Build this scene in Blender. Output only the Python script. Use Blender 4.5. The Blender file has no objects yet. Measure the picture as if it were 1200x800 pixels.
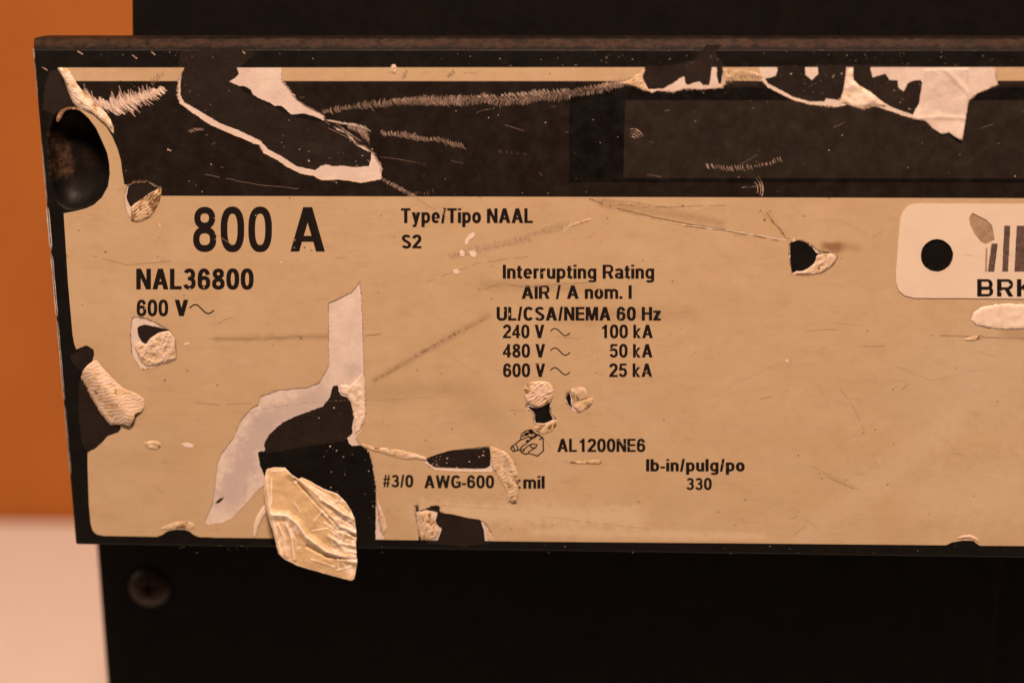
import bpy, bmesh, math, random
import numpy as np
from mathutils import Vector, Matrix, noise
from mathutils.geometry import delaunay_2d_cdt

random.seed(7)
S = bpy.context.scene
COL = S.collection

# ------------------------------------------------------------------ camera
F = 1800.0                       # focal length in pixels of a 1200 x 800 frame
DIST = 0.306                     # metres from the camera to the cover of the breaker
PX = DIST / F                    # 0.17 mm of cover per pixel of that frame
ax = -Vector(((-44000 - 600) / F, (88 - 400) / F, 1)).normalized()
dn = Vector((60 / F, 6590 / F, 1)).normalized()
dn = (dn - ax * ax.dot(dn)).normalized()
fw = ax.cross(dn)


def to_world(v):
    return Vector((ax.dot(v), fw.dot(v), -dn.dot(v)))


ZC = 0.21
C0 = Vector((0, 0, ZC)) - to_world(Vector((0, 0, 1))) * DIST


def Q(u, v, y):
    """point of the vertical plane at depth y behind the cover (metres)"""
    d = to_world(Vector(((u - 600) / F, (v - 400) / F, 1)))
    return C0 + d * ((y - C0.y) / d.y)


def P(u, v, h=0.0):
    """point h units (0.17 mm) proud of the cover face, laid out on the cover"""
    p = Q(u, v, 0.0)
    return Vector((p.x, -h * PX, p.z))


def floor_at(u, v):
    d = to_world(Vector(((u - 600) / F, (v - 400) / F, 1)))
    return C0 + d * (-C0.z / d.z)


cd = bpy.data.cameras.new('camera')
cam = bpy.data.objects.new('camera', cd)
COL.objects.link(cam)
r_, u_, b_ = to_world(Vector((1, 0, 0))), to_world(Vector((0, -1, 0))), to_world(Vector((0, 0, -1)))
cam.matrix_world = Matrix(((r_.x, u_.x, b_.x, C0.x), (r_.y, u_.y, b_.y, C0.y), (r_.z, u_.z, b_.z, C0.z), (0, 0, 0, 1)))
cd.sensor_width = 36
cd.lens = F / 1200 * 36
cd.clip_start = 0.005
cd.clip_end = 30
cd.dof.use_dof = True
cd.dof.focus_distance = DIST * 0.995
cd.dof.aperture_fstop = 7.0
S.camera = cam

# ------------------------------------------------------------------ light
W = bpy.data.worlds.new('World')
S.world = W
W.use_nodes = True
bg = W.node_tree.nodes['Background']
bg.inputs[0].default_value = (1, .56, .34, 1)
bg.inputs[1].default_value = 0.035


def area(name, loc, aim, size, power, colour):
    l = bpy.data.lights.new(name, 'AREA')
    l.shape = 'RECTANGLE'
    l.size, l.size_y = size
    l.energy = power
    l.color = colour
    o = bpy.data.objects.new(name, l)
    COL.objects.link(o)
    o.location = loc
    o.rotation_euler = (Vector(aim) - Vector(loc)).to_track_quat('-Z', 'Y').to_euler()
    return o


area('ceiling_lamp', (0.07, -0.54, 1.04), (0, 0, .19), (.22, .16), 17.6, (1, .66, .46))
area('rim_fill_lamp', (-0.95, -0.30, 0.46), (0, 0, .20), (.35, .5), 1.9, (1, .72, .56))  # unseen fill light added at the left to brighten the chamfer
S.view_settings.view_transform = 'Standard'
S.view_settings.look = 'None'
S.view_settings.exposure = 0
S.view_settings.gamma = 1


# ------------------------------------------------------------------ materials
def nodes(name):
    m = bpy.data.materials.new(name)
    m.use_nodes = True
    nt = m.node_tree
    return m, nt, nt.nodes['Principled BSDF']


def N(nt, kind, **kw):
    n = nt.nodes.new(kind)
    for k, v in kw.items():
        if k.startswith('i_'):
            n.inputs[k[2:].replace('_', ' ')].default_value = v
        else:
            setattr(n, k, v)
    return n


def coords(nt, sx=1.0, sz=1.0, sy=1.0):
    """object coordinates counted in 0.17 mm units, stretched"""
    tc = N(nt, 'ShaderNodeTexCoord')
    mp = N(nt, 'ShaderNodeMapping')
    mp.inputs['Scale'].default_value = (sx / PX, sy / PX, sz / PX)
    nt.links.new(tc.outputs['Object'], mp.inputs['Vector'])
    return mp.outputs['Vector']


def nz(nt, vec, scale, detail=4, rough=.55, lo=.35, hi=.65):
    n = N(nt, 'ShaderNodeTexNoise')
    n.inputs['Scale'].default_value = scale
    n.inputs['Detail'].default_value = detail
    n.inputs['Roughness'].default_value = rough
    nt.links.new(vec, n.inputs['Vector'])
    r = N(nt, 'ShaderNodeMapRange')
    r.inputs['From Min'].default_value = lo
    r.inputs['From Max'].default_value = hi
    nt.links.new(n.outputs['Fac'], r.inputs['Value'])
    return r.outputs['Result']


def mix(nt, fac, a, b):
    m = N(nt, 'ShaderNodeMix', data_type='RGBA')
    m.clamp_factor = True
    for sock, val in ((m.inputs['Factor'], fac), (m.inputs[6], a), (m.inputs[7], b)):
        if isinstance(val, bpy.types.NodeSocket):
            nt.links.new(val, sock)
        elif isinstance(val, (int, float)):
            sock.default_value = val
        else:
            sock.default_value = (*val, 1)
    return m.outputs[2]


def mul(nt, a, k, op='MULTIPLY'):
    m = N(nt, 'ShaderNodeMath', operation=op)
    nt.links.new(a, m.inputs[0])
    if isinstance(k, bpy.types.NodeSocket):
        nt.links.new(k, m.inputs[1])
    else:
        m.inputs[1].default_value = k
    return m.outputs[0]


def bump(nt, bsdf, height, dist, strength=1.0):
    b = N(nt, 'ShaderNodeBump')
    b.inputs['Strength'].default_value = strength
    b.inputs['Distance'].default_value = dist
    nt.links.new(height, b.inputs['Height'])
    nt.links.new(b.outputs['Normal'], bsdf.inputs['Normal'])
    return b


def streak(nt, p0, p1, width, soft, irregular=.25):
    """mask of a worn streak between two points of the cover (0.17 mm units, own shape)"""
    a, b = P(*p0), P(*p1)
    a = Vector((a.x, 0, a.z)) / PX
    b = Vector((b.x, 0, b.z)) / PX
    d = b - a
    L = d.length
    d.normalize()
    perp = Vector((-d.z, 0, d.x))
    v = coords(nt)
    sub = N(nt, 'ShaderNodeVectorMath', operation='SUBTRACT')
    nt.links.new(v, sub.inputs[0])
    sub.inputs[1].default_value = a

    def dot(vec):
        m = N(nt, 'ShaderNodeVectorMath', operation='DOT_PRODUCT')
        nt.links.new(sub.outputs[0], m.inputs[0])
        m.inputs[1].default_value = vec
        return m.outputs['Value']

    along, across = dot(d), dot(perp)
    ac = mul(nt, across, 0, 'ABSOLUTE')
    wob = nz(nt, v, .09, 5, .7, .3, .7)
    ac = mul(nt, ac, mul(nt, mul(nt, wob, width * 1.6), -width * .8, 'ADD'), 'ADD')
    r = N(nt, 'ShaderNodeMapRange', interpolation_type='SMOOTHSTEP')
    r.inputs['From Min'].default_value = width + soft
    r.inputs['From Max'].default_value = width * .3
    nt.links.new(ac, r.inputs['Value'])
    s = N(nt, 'ShaderNodeMapRange', interpolation_type='SMOOTHSTEP')
    s.inputs['From Min'].default_value = -soft
    s.inputs['From Max'].default_value = soft * 1.5
    nt.links.new(along, s.inputs['Value'])
    e = N(nt, 'ShaderNodeMapRange', interpolation_type='SMOOTHSTEP')
    e.inputs['From Min'].default_value = L + soft
    e.inputs['From Max'].default_value = L - soft * 1.5
    nt.links.new(along, e.inputs['Value'])
    return mul(nt, mul(nt, r.outputs[0], s.outputs[0]), e.outputs[0])


TAN = (.56, .425, .27)
PAPER = (.78, .70, .66)


def mat_label():
    m, nt, b = nodes('printed_tan_film')
    v = coords(nt)
    vs = coords(nt, .12, 1.6)
    c = mix(nt, mul(nt, nz(nt, v, .006, 5, .6), .55), TAN, (.535, .395, .24))
    c = mix(nt, mul(nt, nz(nt, v, .016, 6, .65, .42, .72), .4), c, (.64, .52, .38))
    c = mix(nt, mul(nt, nz(nt, v, .045, 7, .75, .5, .85), .4), c, (.43, .30, .18))
    c = mix(nt, mul(nt, nz(nt, v, .28, 3, .7, .62, .8), .35), c, (.70, .58, .44))
    c = mix(nt, mul(nt, nz(nt, vs, .16, 4, .7, .45, .8), .10), c, (.40, .28, .17))
    c = mix(nt, mul(nt, nz(nt, coords(nt, .35, 1.0), .05, 6, .75, .56, .72), .30), c, (.36, .24, .14))
    # hand grime and worn, milky areas with shapes of their own
    for (p0, p1, w, s, k, colr) in (
            ((250, 397), (425, 393), 3, 3, .30, (.30, .20, .12)),
            ((300, 470), (560, 452), 8, 10, .22, (.36, .25, .15)),
            ((560, 333), (700, 338), 5, 6, .28, (.36, .25, .15)),
            ((650, 372), (820, 366), 6, 10, .25, (.38, .26, .16)),
            ((700, 236), (850, 262), 4, 4, .35, (.33, .22, .13)),
            ((435, 447), (575, 368), 2.5, 4, .5, (.40, .28, .18)),
            ((962, 288), (990, 290), 4, 5, .8, (.30, .17, .09)),
            ((985, 288), (1010, 292), 2, 5, .35, (.36, .22, .12)),
            ((930, 640), (1120, 490), 9, 22, .18, (.70, .58, .46)),
            ((480, 598), (760, 606), 10, 12, .38, (.72, .60, .45)),
            ((620, 622), (900, 628), 3, 6, .35, (.72, .60, .45)),
            ((1060, 470), (1250, 400), 40, 60, .30, (.60, .52, .40)),
            ((1060, 580), (1250, 570), 20, 40, .30, (.66, .55, .42)),
            ((540, 470), (600, 500), 10, 20, .25, (.36, .25, .15)),
            ((100, 540), (240, 520), 20, 30, .18, (.44, .32, .20)),
            ((950, 545), (1010, 575), .5, 1, .3, (.36, .25, .15)),
            ((1170, 390), (1260, 392), 6, 8, .30, (.36, .25, .15))):
        c = mix(nt, mul(nt, streak(nt, p0, p1, w, s), min(1, k * 1.3)), c, colr)
    # tiny ingrained dirt
    vo = N(nt, 'ShaderNodeTexVoronoi')
    vo.inputs['Scale'].default_value = .055
    nt.links.new(v, vo.inputs['Vector'])
    r = N(nt, 'ShaderNodeMapRange')
    r.inputs['From Min'].default_value = .085
    r.inputs['From Max'].default_value = .03
    nt.links.new(vo.outputs['Distance'], r.inputs['Value'])
    gate = nz(nt, vo.outputs['Position'], 3.7, 0, .5, .50, .55)
    c = mix(nt, mul(nt, mul(nt, r.outputs[0], gate), .75), c, (.16, .09, .05))
    nt.links.new(c, b.inputs['Base Color'])
    nt.links.new(mul(nt, mul(nt, nz(nt, v, .03, 5), .18), .36, 'ADD'), b.inputs['Roughness'])
    h = mul(nt, nz(nt, vs, .25, 4, .6, .2, .8), .25)
    h = mul(nt, h, mul(nt, nz(nt, v, .012, 3, .5, .2, .8), 5), 'ADD')
    bump(nt, b, h, PX * .35, .8)
    b.inputs['Specular IOR Level'].default_value = .4
    return m


def mat_dark(name, base, alt, rough, grain=.4, spec=.5, grime=()):
    m, nt, b = nodes(name)
    v = coords(nt)
    c = mix(nt, nz(nt, v, .03, 6, .65), base, alt)
    c = mix(nt, mul(nt, nz(nt, coords(nt, .25, 1.2), .08, 5, .8, .6, .8), .35), c, tuple(min(1, x * 2.4 + .006) for x in base))
    for p0, p1, w, sft, k, colr in grime:
        c = mix(nt, mul(nt, mul(nt, streak(nt, p0, p1, w, sft), nz(nt, v, .12, 5, .8, .36, .6)), k), c, colr)
    nt.links.new(c, b.inputs['Base Color'])
    nt.links.new(mul(nt, mul(nt, nz(nt, v, .05, 5, .7), .2), rough, 'ADD'), b.inputs['Roughness'])
    h = nz(nt, v, .9, 3, .6, .2, .8)
    h = mul(nt, h, mul(nt, nz(nt, v, .02, 3, .5, .2, .8), 5), 'ADD')
    bump(nt, b, h, PX * grain, .6)
    b.inputs['Specular IOR Level'].default_value = spec
    return m


def mat_paper(name, base, dirty, wear_shade=False, thin=()):
    m, nt, b = nodes(name)
    v = coords(nt)
    c = mix(nt, nz(nt, v, .035, 6, .7, .38, .66), base, dirty)
    c = mix(nt, mul(nt, nz(nt, v, .35, 4, .8, .55, .8), .35), c, (.50, .36, .27))
    if wear_shade:
        at = N(nt, 'ShaderNodeAttribute', attribute_name='wear_shade')
        c2 = mix(nt, mul(nt, nz(nt, v, .06, 5, .6), .5), (.60, .44, .25), (.66, .51, .32))

        def part(lo, hi):
            q = N(nt, 'ShaderNodeMapRange')
            q.inputs['From Min'].default_value = lo
            q.inputs['From Max'].default_value = hi
            nt.links.new(at.outputs['Fac'], q.inputs['Value'])
            return q.outputs[0]

        c = mix(nt, part(.38, .85), c2, c)
        c = mix(nt, part(.26, 0), c, (.22, .13, .075))
        rr = N(nt, 'ShaderNodeMapRange')
        rr.inputs['To Min'].default_value = .30
        rr.inputs['To Max'].default_value = .7
        nt.links.new(at.outputs['Fac'], rr.inputs['Value'])
        nt.links.new(rr.outputs[0], b.inputs['Roughness'])
    else:
        b.inputs['Roughness'].default_value = .8
    for p0, p1, w, sft, k, colr in thin:
        c = mix(nt, mul(nt, streak(nt, p0, p1, w, sft), k), c, colr)
    nt.links.new(c, b.inputs['Base Color'])
    h = nz(nt, v, .45, 5, .7, .2, .8)
    bump(nt, b, h, PX * (.22 if wear_shade else .45), .7)
    b.inputs['Specular IOR Level'].default_value = .3
    return m


def mat_plain(name, colr, rough, spec=.4, var=.15, scale=.05):
    m, nt, b = nodes(name)
    v = coords(nt)
    c = mix(nt, nz(nt, v, scale, 5, .65), colr, tuple(x * (1 - var) for x in colr))
    nt.links.new(c, b.inputs['Base Color'])
    b.inputs['Roughness'].default_value = rough
    b.inputs['Specular IOR Level'].default_value = spec
    return m


M = {
    'label': mat_label(),
    'cover': mat_dark('black_moulded_plastic', (.0045, .0040, .0040), (.007, .006, .0055), .38, .45, .2,
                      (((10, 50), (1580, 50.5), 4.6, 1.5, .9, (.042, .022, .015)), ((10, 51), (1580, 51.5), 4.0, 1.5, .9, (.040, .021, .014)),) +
                      (((64, 155), (68, 212), 8, 4, .95, (.10, .058, .034)), ((96, 175), (100, 200), 8, 8, .5, (.05, .03, .018)), ((62, 146), (92, 152), 6, 8, .7, (.10, .052, .030)), ((86, 146), (93, 160), 4, 6, .8, (.15, .075, .04)),
                       ((70, 82), (84, 122), 7, 7, .5, (.05, .032, .022)), ((815, 70), (838, 62), 6, 8, .35, (.05, .036, .026)), ((50, 124), (70, 126), 1.5, 3, .6, (.10, .055, .035)))),
    'body': mat_dark('black_case_plastic', (.0040, .0032, .0030), (.006, .0048, .0044), .5, .3, .10),
    'glue': mat_dark('bare_plastic_with_adhesive', (.0110, .0072, .0056), (.020, .0128, .0094), .42, .9, .25),
    'band': mat_dark('dark_brown_print', (.0098, .0066, .0052), (.0125, .0085, .0068), .30, .22),
    'frame': mat_dark('black_print', (.003, .0026, .0026), (.004, .0034, .0034), .26, .2),
    'window': mat_dark('brown_print', (.0165, .0115, .0085), (.020, .014, .0105), .36, .2),
    'paper': mat_paper('torn_paper', PAPER, (.66, .56, .52), False,
                       (((390, 458), (300, 500), 13, 10, .7, (.50, .44, .43)), ((315, 480), (262, 596), 17, 12, .8, (.50, .44, .435)), ((405, 440), (424, 428), 8, 6, .6, (.50, .44, .42)), ((420, 455), (424, 500), 5, 6, .5, (.55, .42, .34)),
                        ((1100, 80), (1100, 130), 20, 15, .3, (.60, .52, .49)), ((1000, 95), (1012, 118), 5, 5, .5, (.50, .36, .27)))),
    'flap': mat_paper('creased_film', (.86, .76, .68), (.80, .66, .56), True),
    'crumple': mat_paper('crumpled_print_film', (.76, .63, .53), (.62, .47, .37), True),
    'scuff': mat_plain('scraped_print', (.66, .50, .42), .6, .3, .45, .12),
    'scuff_dim': mat_plain('lightly_scraped_print', (.30, .21, .17), .6, .3, .5, .1),
    'scuff_tan': mat_plain('scraped_tan_film', (.68, .54, .40), .55, .3, .3, .1),
    'dirt': mat_plain('ground_in_dirt', (.25, .16, .10), .7, .2, .4, .2),
    'chip': mat_plain('white_chip', (.88, .78, .70), .6, .3, .2, .2),
    'ink': mat_plain('black_ink', (.014, .010, .010), .42, .4, .3, .3),
    'sticker': mat_plain('white_vinyl', (.80, .70, .60), .45, .4, .08, .02),
    'sticker_ink': mat_plain('faded_ink', (.16, .11, .10), .6, .3, .5, .25),
    'gouge': mat_plain('scraped_film', (.48, .34, .24), .5, .3, .4, .08),
    'pale_rim': mat_plain('pale_rim_strip', (.86, .80, .78), .5, .5, .6, .12),
    'dust': mat_plain('pale_dust', (.80, .62, .55), .8, .2, .4, .3),
    'screw': mat_plain('dark_steel', (.032, .019, .011), .4, .25, .3, .1),
}


# ------------------------------------------------------------------ object helpers
def put(name, me, material, parent=None, smooth=False, **props):
    me.materials.append(material)
    if smooth:
        me.polygons.foreach_set('use_smooth', [True] * len(me.polygons))
    o = bpy.data.objects.new(name, me)
    COL.objects.link(o)
    if parent is not None:
        o.parent = parent
        o.matrix_parent_inverse = Matrix.Translation(-parent.location)   # every mesh is modelled in place
    for k, v in props.items():
        o[k] = v
    return o


def inside(pts, poly):
    x, y = pts[:, 0], pts[:, 1]
    res = np.zeros(len(pts), bool)
    n = len(poly)
    j = n - 1
    for i in range(n):
        xi, yi = poly[i]
        xj, yj = poly[j]
        if yi != yj:
            c = ((yi > y) != (yj > y)) & (x < (xj - xi) * (y - yi) / (yj - yi) + xi)
            res ^= c
        j = i
    return res


def seg_dist(pts, poly, closed=True):
    d = np.full(len(pts), 1e9)
    n = len(poly)
    for i in range(n if closed else n - 1):
        a = np.array(poly[i], float)
        b = np.array(poly[(i + 1) % n], float)
        ab = b - a
        t = np.clip(((pts - a) @ ab) / max(ab @ ab, 1e-9), 0, 1)
        q = a + t[:, None] * ab
        d = np.minimum(d, np.hypot(*(pts - q).T))
    return d


def jag(poly, amp=.6, step=2.2, closed=True, seed=0, freq=.35):
    """break a traced outline up into an uneven torn edge"""
    out = []
    n = len(poly)
    for i in range(n if closed else n - 1):
        a = Vector(poly[i]).to_2d() if len(poly[i]) > 1 else None
        b = Vector(poly[(i + 1) % n]).to_2d()
        d = b - a
        if d.length < 1e-6:
            continue
        k = max(1, int(d.length / step))
        nn = Vector((-d.y, d.x)).normalized() if d.length > 0 else Vector((0, 0))
        for j in range(k):
            p = a + d * (j / k)
            w = noise.noise(Vector((p.x * freq + seed, p.y * freq, seed * 1.7))) * 1.3 + noise.noise(Vector((p.x * freq * 3 + seed, p.y * freq * 3, 5))) * .6
            p = p + nn * (w * amp)
            out.append((p.x, p.y))
    if not closed:
        out.append(tuple(poly[-1]))
    return out


def arc_pts(cx, cy, rx, ry, a0, a1, n, e=2.0):
    out = []
    for i in range(n + 1):
        a = math.radians(a0 + (a1 - a0) * i / n)
        c, s = math.cos(a), math.sin(a)
        out.append((cx + rx * math.copysign(abs(c) ** (2 / e), c), cy + ry * math.copysign(abs(s) ** (2 / e), s)))
    return out


def triangulate(outers, holes, extra=()):
    verts, edges = [], []
    for loop in list(outers) + list(holes):
        s = len(verts)
        verts += [Vector(p) for p in loop]
        edges += [(s + i, s + (i + 1) % len(loop)) for i in range(len(loop))]
    verts += [Vector(p) for p in extra]
    v, _, f, *_r = delaunay_2d_cdt(verts, edges, [], 0, 1e-5)
    va = np.array([(p.x, p.y) for p in v])
    fa = [tuple(t) for t in f]
    cen = np.array([va[list(t)].mean(0) for t in fa])
    ok = np.zeros(len(cen), bool)
    for o in outers:
        ok |= inside(cen, o)
    for h in holes:
        ok &= ~inside(cen, h)
    return va, [t for t, k in zip(fa, ok) if k]


def sheet(name, outers, holes, z0, z1, material, parent, place=None, **props):
    """a flat sheet with a real thickness: from z0 to z1 above the cover, cut to an outline"""
    place = place or P
    va, fs = triangulate(outers, holes)
    bm = bmesh.new()
    used = sorted({i for t in fs for i in t})
    top = {i: bm.verts.new(place(va[i][0], va[i][1], z1)) for i in used}
    bot = {i: bm.verts.new(place(va[i][0], va[i][1], z0)) for i in used} if z1 - z0 > .02 else None
    cnt = {}
    for t in fs:
        bm.faces.new([top[i] for i in t])
        for a, b in ((0, 1), (1, 2), (2, 0)):
            cnt[(t[a], t[b])] = 1
    if bot:
        for (a, b) in cnt:
            if (b, a) not in cnt:
                bm.faces.new([top[b], top[a], bot[a], bot[b]])
    bmesh.ops.recalc_face_normals(bm, faces=bm.faces)
    bm.normal_update()
    big = sum(f.normal.y * f.calc_area() for f in bm.faces if abs(f.normal.y) > .5)
    if big > 0 and place is P:
        bmesh.ops.reverse_faces(bm, faces=bm.faces)
    me = bpy.data.meshes.new(name)
    bm.to_mesh(me)
    bm.free()
    return put(name, me, material, parent, **props)


def relief(name, outline, hfun, material, parent, step=1.4, wear_shade=None, thick=0.8, raw=False, **props):
    """a crumpled flake: heights and wear-and-shade (white) share come from functions of the position"""
    o = np.array(outline)
    lo, hi = o.min(0), o.max(0)
    g = []
    y = lo[1]
    row = 0
    while y < hi[1]:
        x = lo[0] + (step / 2 if row % 2 else 0)
        while x < hi[0]:
            g.append((x + random.uniform(-.2, .2) * step, y + random.uniform(-.2, .2) * step))
            x += step
        y += step * .87
        row += 1
    g = np.array(g)
    g = g[inside(g, outline)]
    g = g[seg_dist(g, outline) > step * .45]
    va, fs = triangulate([outline], [], [tuple(p) for p in g])
    edge = seg_dist(va, outline)
    h = hfun(va, edge)
    wv = wear_shade(va, edge) if wear_shade is not None else np.ones(len(va))
    me = bpy.data.meshes.new(name)
    me.from_pydata([Q(va[i][0], va[i][1], -h[i] * PX) for i in range(len(va))], [], fs)
    at = me.attributes.new('wear_shade', 'FLOAT', 'POINT')
    at.data.foreach_set('value', np.clip(wv if raw else .3 + .7 * np.clip(wv, 0, 1), 0, 1).astype(np.float32))
    me.update()
    if sum(p.normal.y * p.area for p in me.polygons) > 0:
        me.flip_normals()
    ob = put(name, me, material, parent, smooth=True, **props)
    md = ob.modifiers.new('thickness', 'SOLIDIFY')
    md.thickness = thick * PX
    md.offset = -1
    return ob


def nf(pts, s, seed=0, oct=3):
    out = np.zeros(len(pts))
    for i, p in enumerate(pts):
        out[i] = noise.fractal(Vector((p[0] * s + seed, p[1] * s, seed * .7)), 1.0, 2.0, oct)
    return out


def crinkle(p, sc_, seed):
    """sharp creases between flat facets"""
    return 1 - 2.2 * np.abs(nf(p, sc_, seed, 1)) + .45 * (1 - 2.2 * np.abs(nf(p, sc_ * 2.3, seed + 7, 1)))


def ridge(pts, line, w):
    return np.exp(-(seg_dist(pts, line, False) / w) ** 2)


# ------------------------------------------------------------------ the place behind and below
far = floor_at(60, 607)
WALL_Y = far.y
me = bpy.data.meshes.new('wall')
bm = bmesh.new()
nx, nzv = 24, 12
g = [[bm.verts.new((-3 + 6 * i / nx, WALL_Y, -.02 + 2.4 * j / nzv)) for i in range(nx + 1)] for j in range(nzv + 1)]
for j in range(nzv):
    for i in range(nx):
        bm.faces.new((g[j][i], g[j][i + 1], g[j + 1][i + 1], g[j + 1][i]))
bm.to_mesh(me)
bm.free()
m, nt, b = nodes('orange_paint')
c = mix(nt, nz(nt, coords(nt), .002, 4), (.44, .138, .015), (.39, .118, .012))
nt.links.new(c, b.inputs['Base Color'])
b.inputs['Roughness'].default_value = .7
bump(nt, b, nz(nt, coords(nt), .08, 4), .0004, .5)
put('wall', me, m, kind='structure')


def box_mesh(name, x0, x1, y0, y1, z0, z1, bev=0.0, seg=2):
    bm = bmesh.new()
    bmesh.ops.create_cube(bm, size=1)
    for v in bm.verts:
        v.co = Vector((x0 + (v.co.x + .5) * (x1 - x0), y0 + (v.co.y + .5) * (y1 - y0), z0 + (v.co.z + .5) * (z1 - z0)))
    if bev:
        bmesh.ops.bevel(bm, geom=list(bm.edges), offset=bev, segments=seg, affect='EDGES', profile=.5)
    me = bpy.data.meshes.new(name)
    bm.to_mesh(me)
    bm.free()
    return me


m, nt, b = nodes('pale_laminate')
c = mix(nt, nz(nt, coords(nt), .01, 5), (.87, .85, .84), (.84, .82, .81))
nt.links.new(c, b.inputs['Base Color'])
b.inputs['Roughness'].default_value = .45
put('table', box_mesh('table', -1.1, 1.2, -.10, WALL_Y - .004, -.03, 0, .002), m, label='pale pinkish white tabletop that the breaker stands on, meeting the orange wall', category='table')

# ------------------------------------------------------------------ the breaker
breaker = bpy.data.objects.new('circuit_breaker', None)
COL.objects.link(breaker)
breaker.location = (0.02, .04, 0)
breaker.empty_display_size = .05
breaker['label'] = 'black moulded circuit breaker with a scratched and torn tan 800 A rating label'
breaker['category'] = 'circuit breaker'
bpy.context.view_layer.update()


def slab(name, corners_front, y_front, y_back, material, bev=.0008, parent=breaker, **props):
    """block whose front outline is given on the plane y_front"""
    bm = bmesh.new()
    f = [Q(u, v, y_front) for u, v in corners_front]
    a = [bm.verts.new(p) for p in f]
    b = [bm.verts.new((p.x, y_back, p.z)) for p in f]
    n = len(a)
    bm.faces.new(a)
    bm.faces.new(list(reversed(b)))
    for i in range(n):
        bm.faces.new((a[i], b[i], b[(i + 1) % n], a[(i + 1) % n]))
    bmesh.ops.recalc_face_normals(bm, faces=bm.faces)
    if bev:
        bmesh.ops.bevel(bm, geom=list(bm.edges), offset=bev, segments=3, affect='EDGES', profile=.5)
    me = bpy.data.meshes.new(name)
    bm.to_mesh(me)
    bm.free()
    return put(name, me, material, parent, smooth=False, **props)


LOWY, UPY = .042, .026
down = Q(125, 800, LOWY)
zb = Q(113, 645, LOWY)
tb = (zb - down) / (zb.z - down.z)
foot = down - tb * down.z
bm = bmesh.new()
# lower case: front panel, a moulded step and a deeper chamber to the right
xr = Q(1168, 720, LOWY).x
xl_top = Q(110, 600, LOWY).x
xl_bot = foot.x
ztop = Q(600, 560, LOWY).z
prof = [(xl_top, xl_bot, LOWY), (xr, xr, LOWY), (xr + .0035, xr + .0035, LOWY + .016), (xr + .08, xr + .08, LOWY + .018), (xr + .08, xr + .08, .16), (xl_top, xl_bot, .16)]
rows = [[bm.verts.new((xa, y, ztop)) for xa, xb, y in prof], [bm.verts.new((xb, y, 0.0)) for xa, xb, y in prof]]
n = len(prof)
for i in range(n):
    bm.faces.new((rows[0][i], rows[0][(i + 1) % n], rows[1][(i + 1) % n], rows[1][i]))
bm.faces.new(rows[0])
bm.faces.new(list(reversed(rows[1])))
bmesh.ops.recalc_face_normals(bm, faces=bm.faces)
bmesh.ops.bevel(bm, geom=list(bm.edges), offset=.0006, segments=2, affect='EDGES', profile=.5)
me = bpy.data.meshes.new('lower_case')
bm.to_mesh(me)
bm.free()
put('lower_case', me, M['body'], breaker)

slab('upper_case', [(152, -260), (1700, -260), (1700, 140), (155, 140)], UPY, .16, M['body'])


# ---- front cover with its screw well
edge_l = lambda v: 38 + (v - 57) * (88.5 - 38) / 580
cover_out = [(38.5, 57), (1560, 57.5), (1560, 659), (88.5, 638)]
back_shift = {0: (0, 0), 1: (0, 0)}
WELL = (90, 188)
well = [(WELL[0] + (x - WELL[0]) * .975, WELL[1] + (y - WELL[1]) * .975) for x, y in
        [(76, 124.5), (86, 125), (96, 129.5), (105, 138), (113, 149), (120, 163), (126, 178), (128.5, 192), (129, 204), (127, 218), (120, 231), (110, 240), (100, 245), (88, 248.5), (76, 248), (67, 241), (61, 228), (57.5, 210), (55.5, 188), (54.5, 166), (56.5, 148), (61, 136), (68, 128)]]
well = [(x * .75 + y_[0] * .125 + z_[0] * .125, y * .75 + y_[1] * .125 + z_[1] * .125) for (x, y), y_, z_ in zip(well, well[1:] + well[:1], well[-1:] + well[:-1])]


def rounded(poly, r, n=5):
    out = []
    k = len(poly)
    for i in range(k):
        p0, p1, p2 = Vector(poly[i - 1]), Vector(poly[i]), Vector(poly[(i + 1) % k])
        a, b = (p0 - p1).normalized(), (p2 - p1).normalized()
        rr = min(r, (p0 - p1).length * .45, (p2 - p1).length * .45)
        s, e = p1 + a * rr, p1 + b * rr
        for j in range(n + 1):
            t = j / n
            q = s * (1 - t) ** 2 + p1 * 2 * t * (1 - t) + e * t * t
            out.append((q.x, q.y))
    return out


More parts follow.
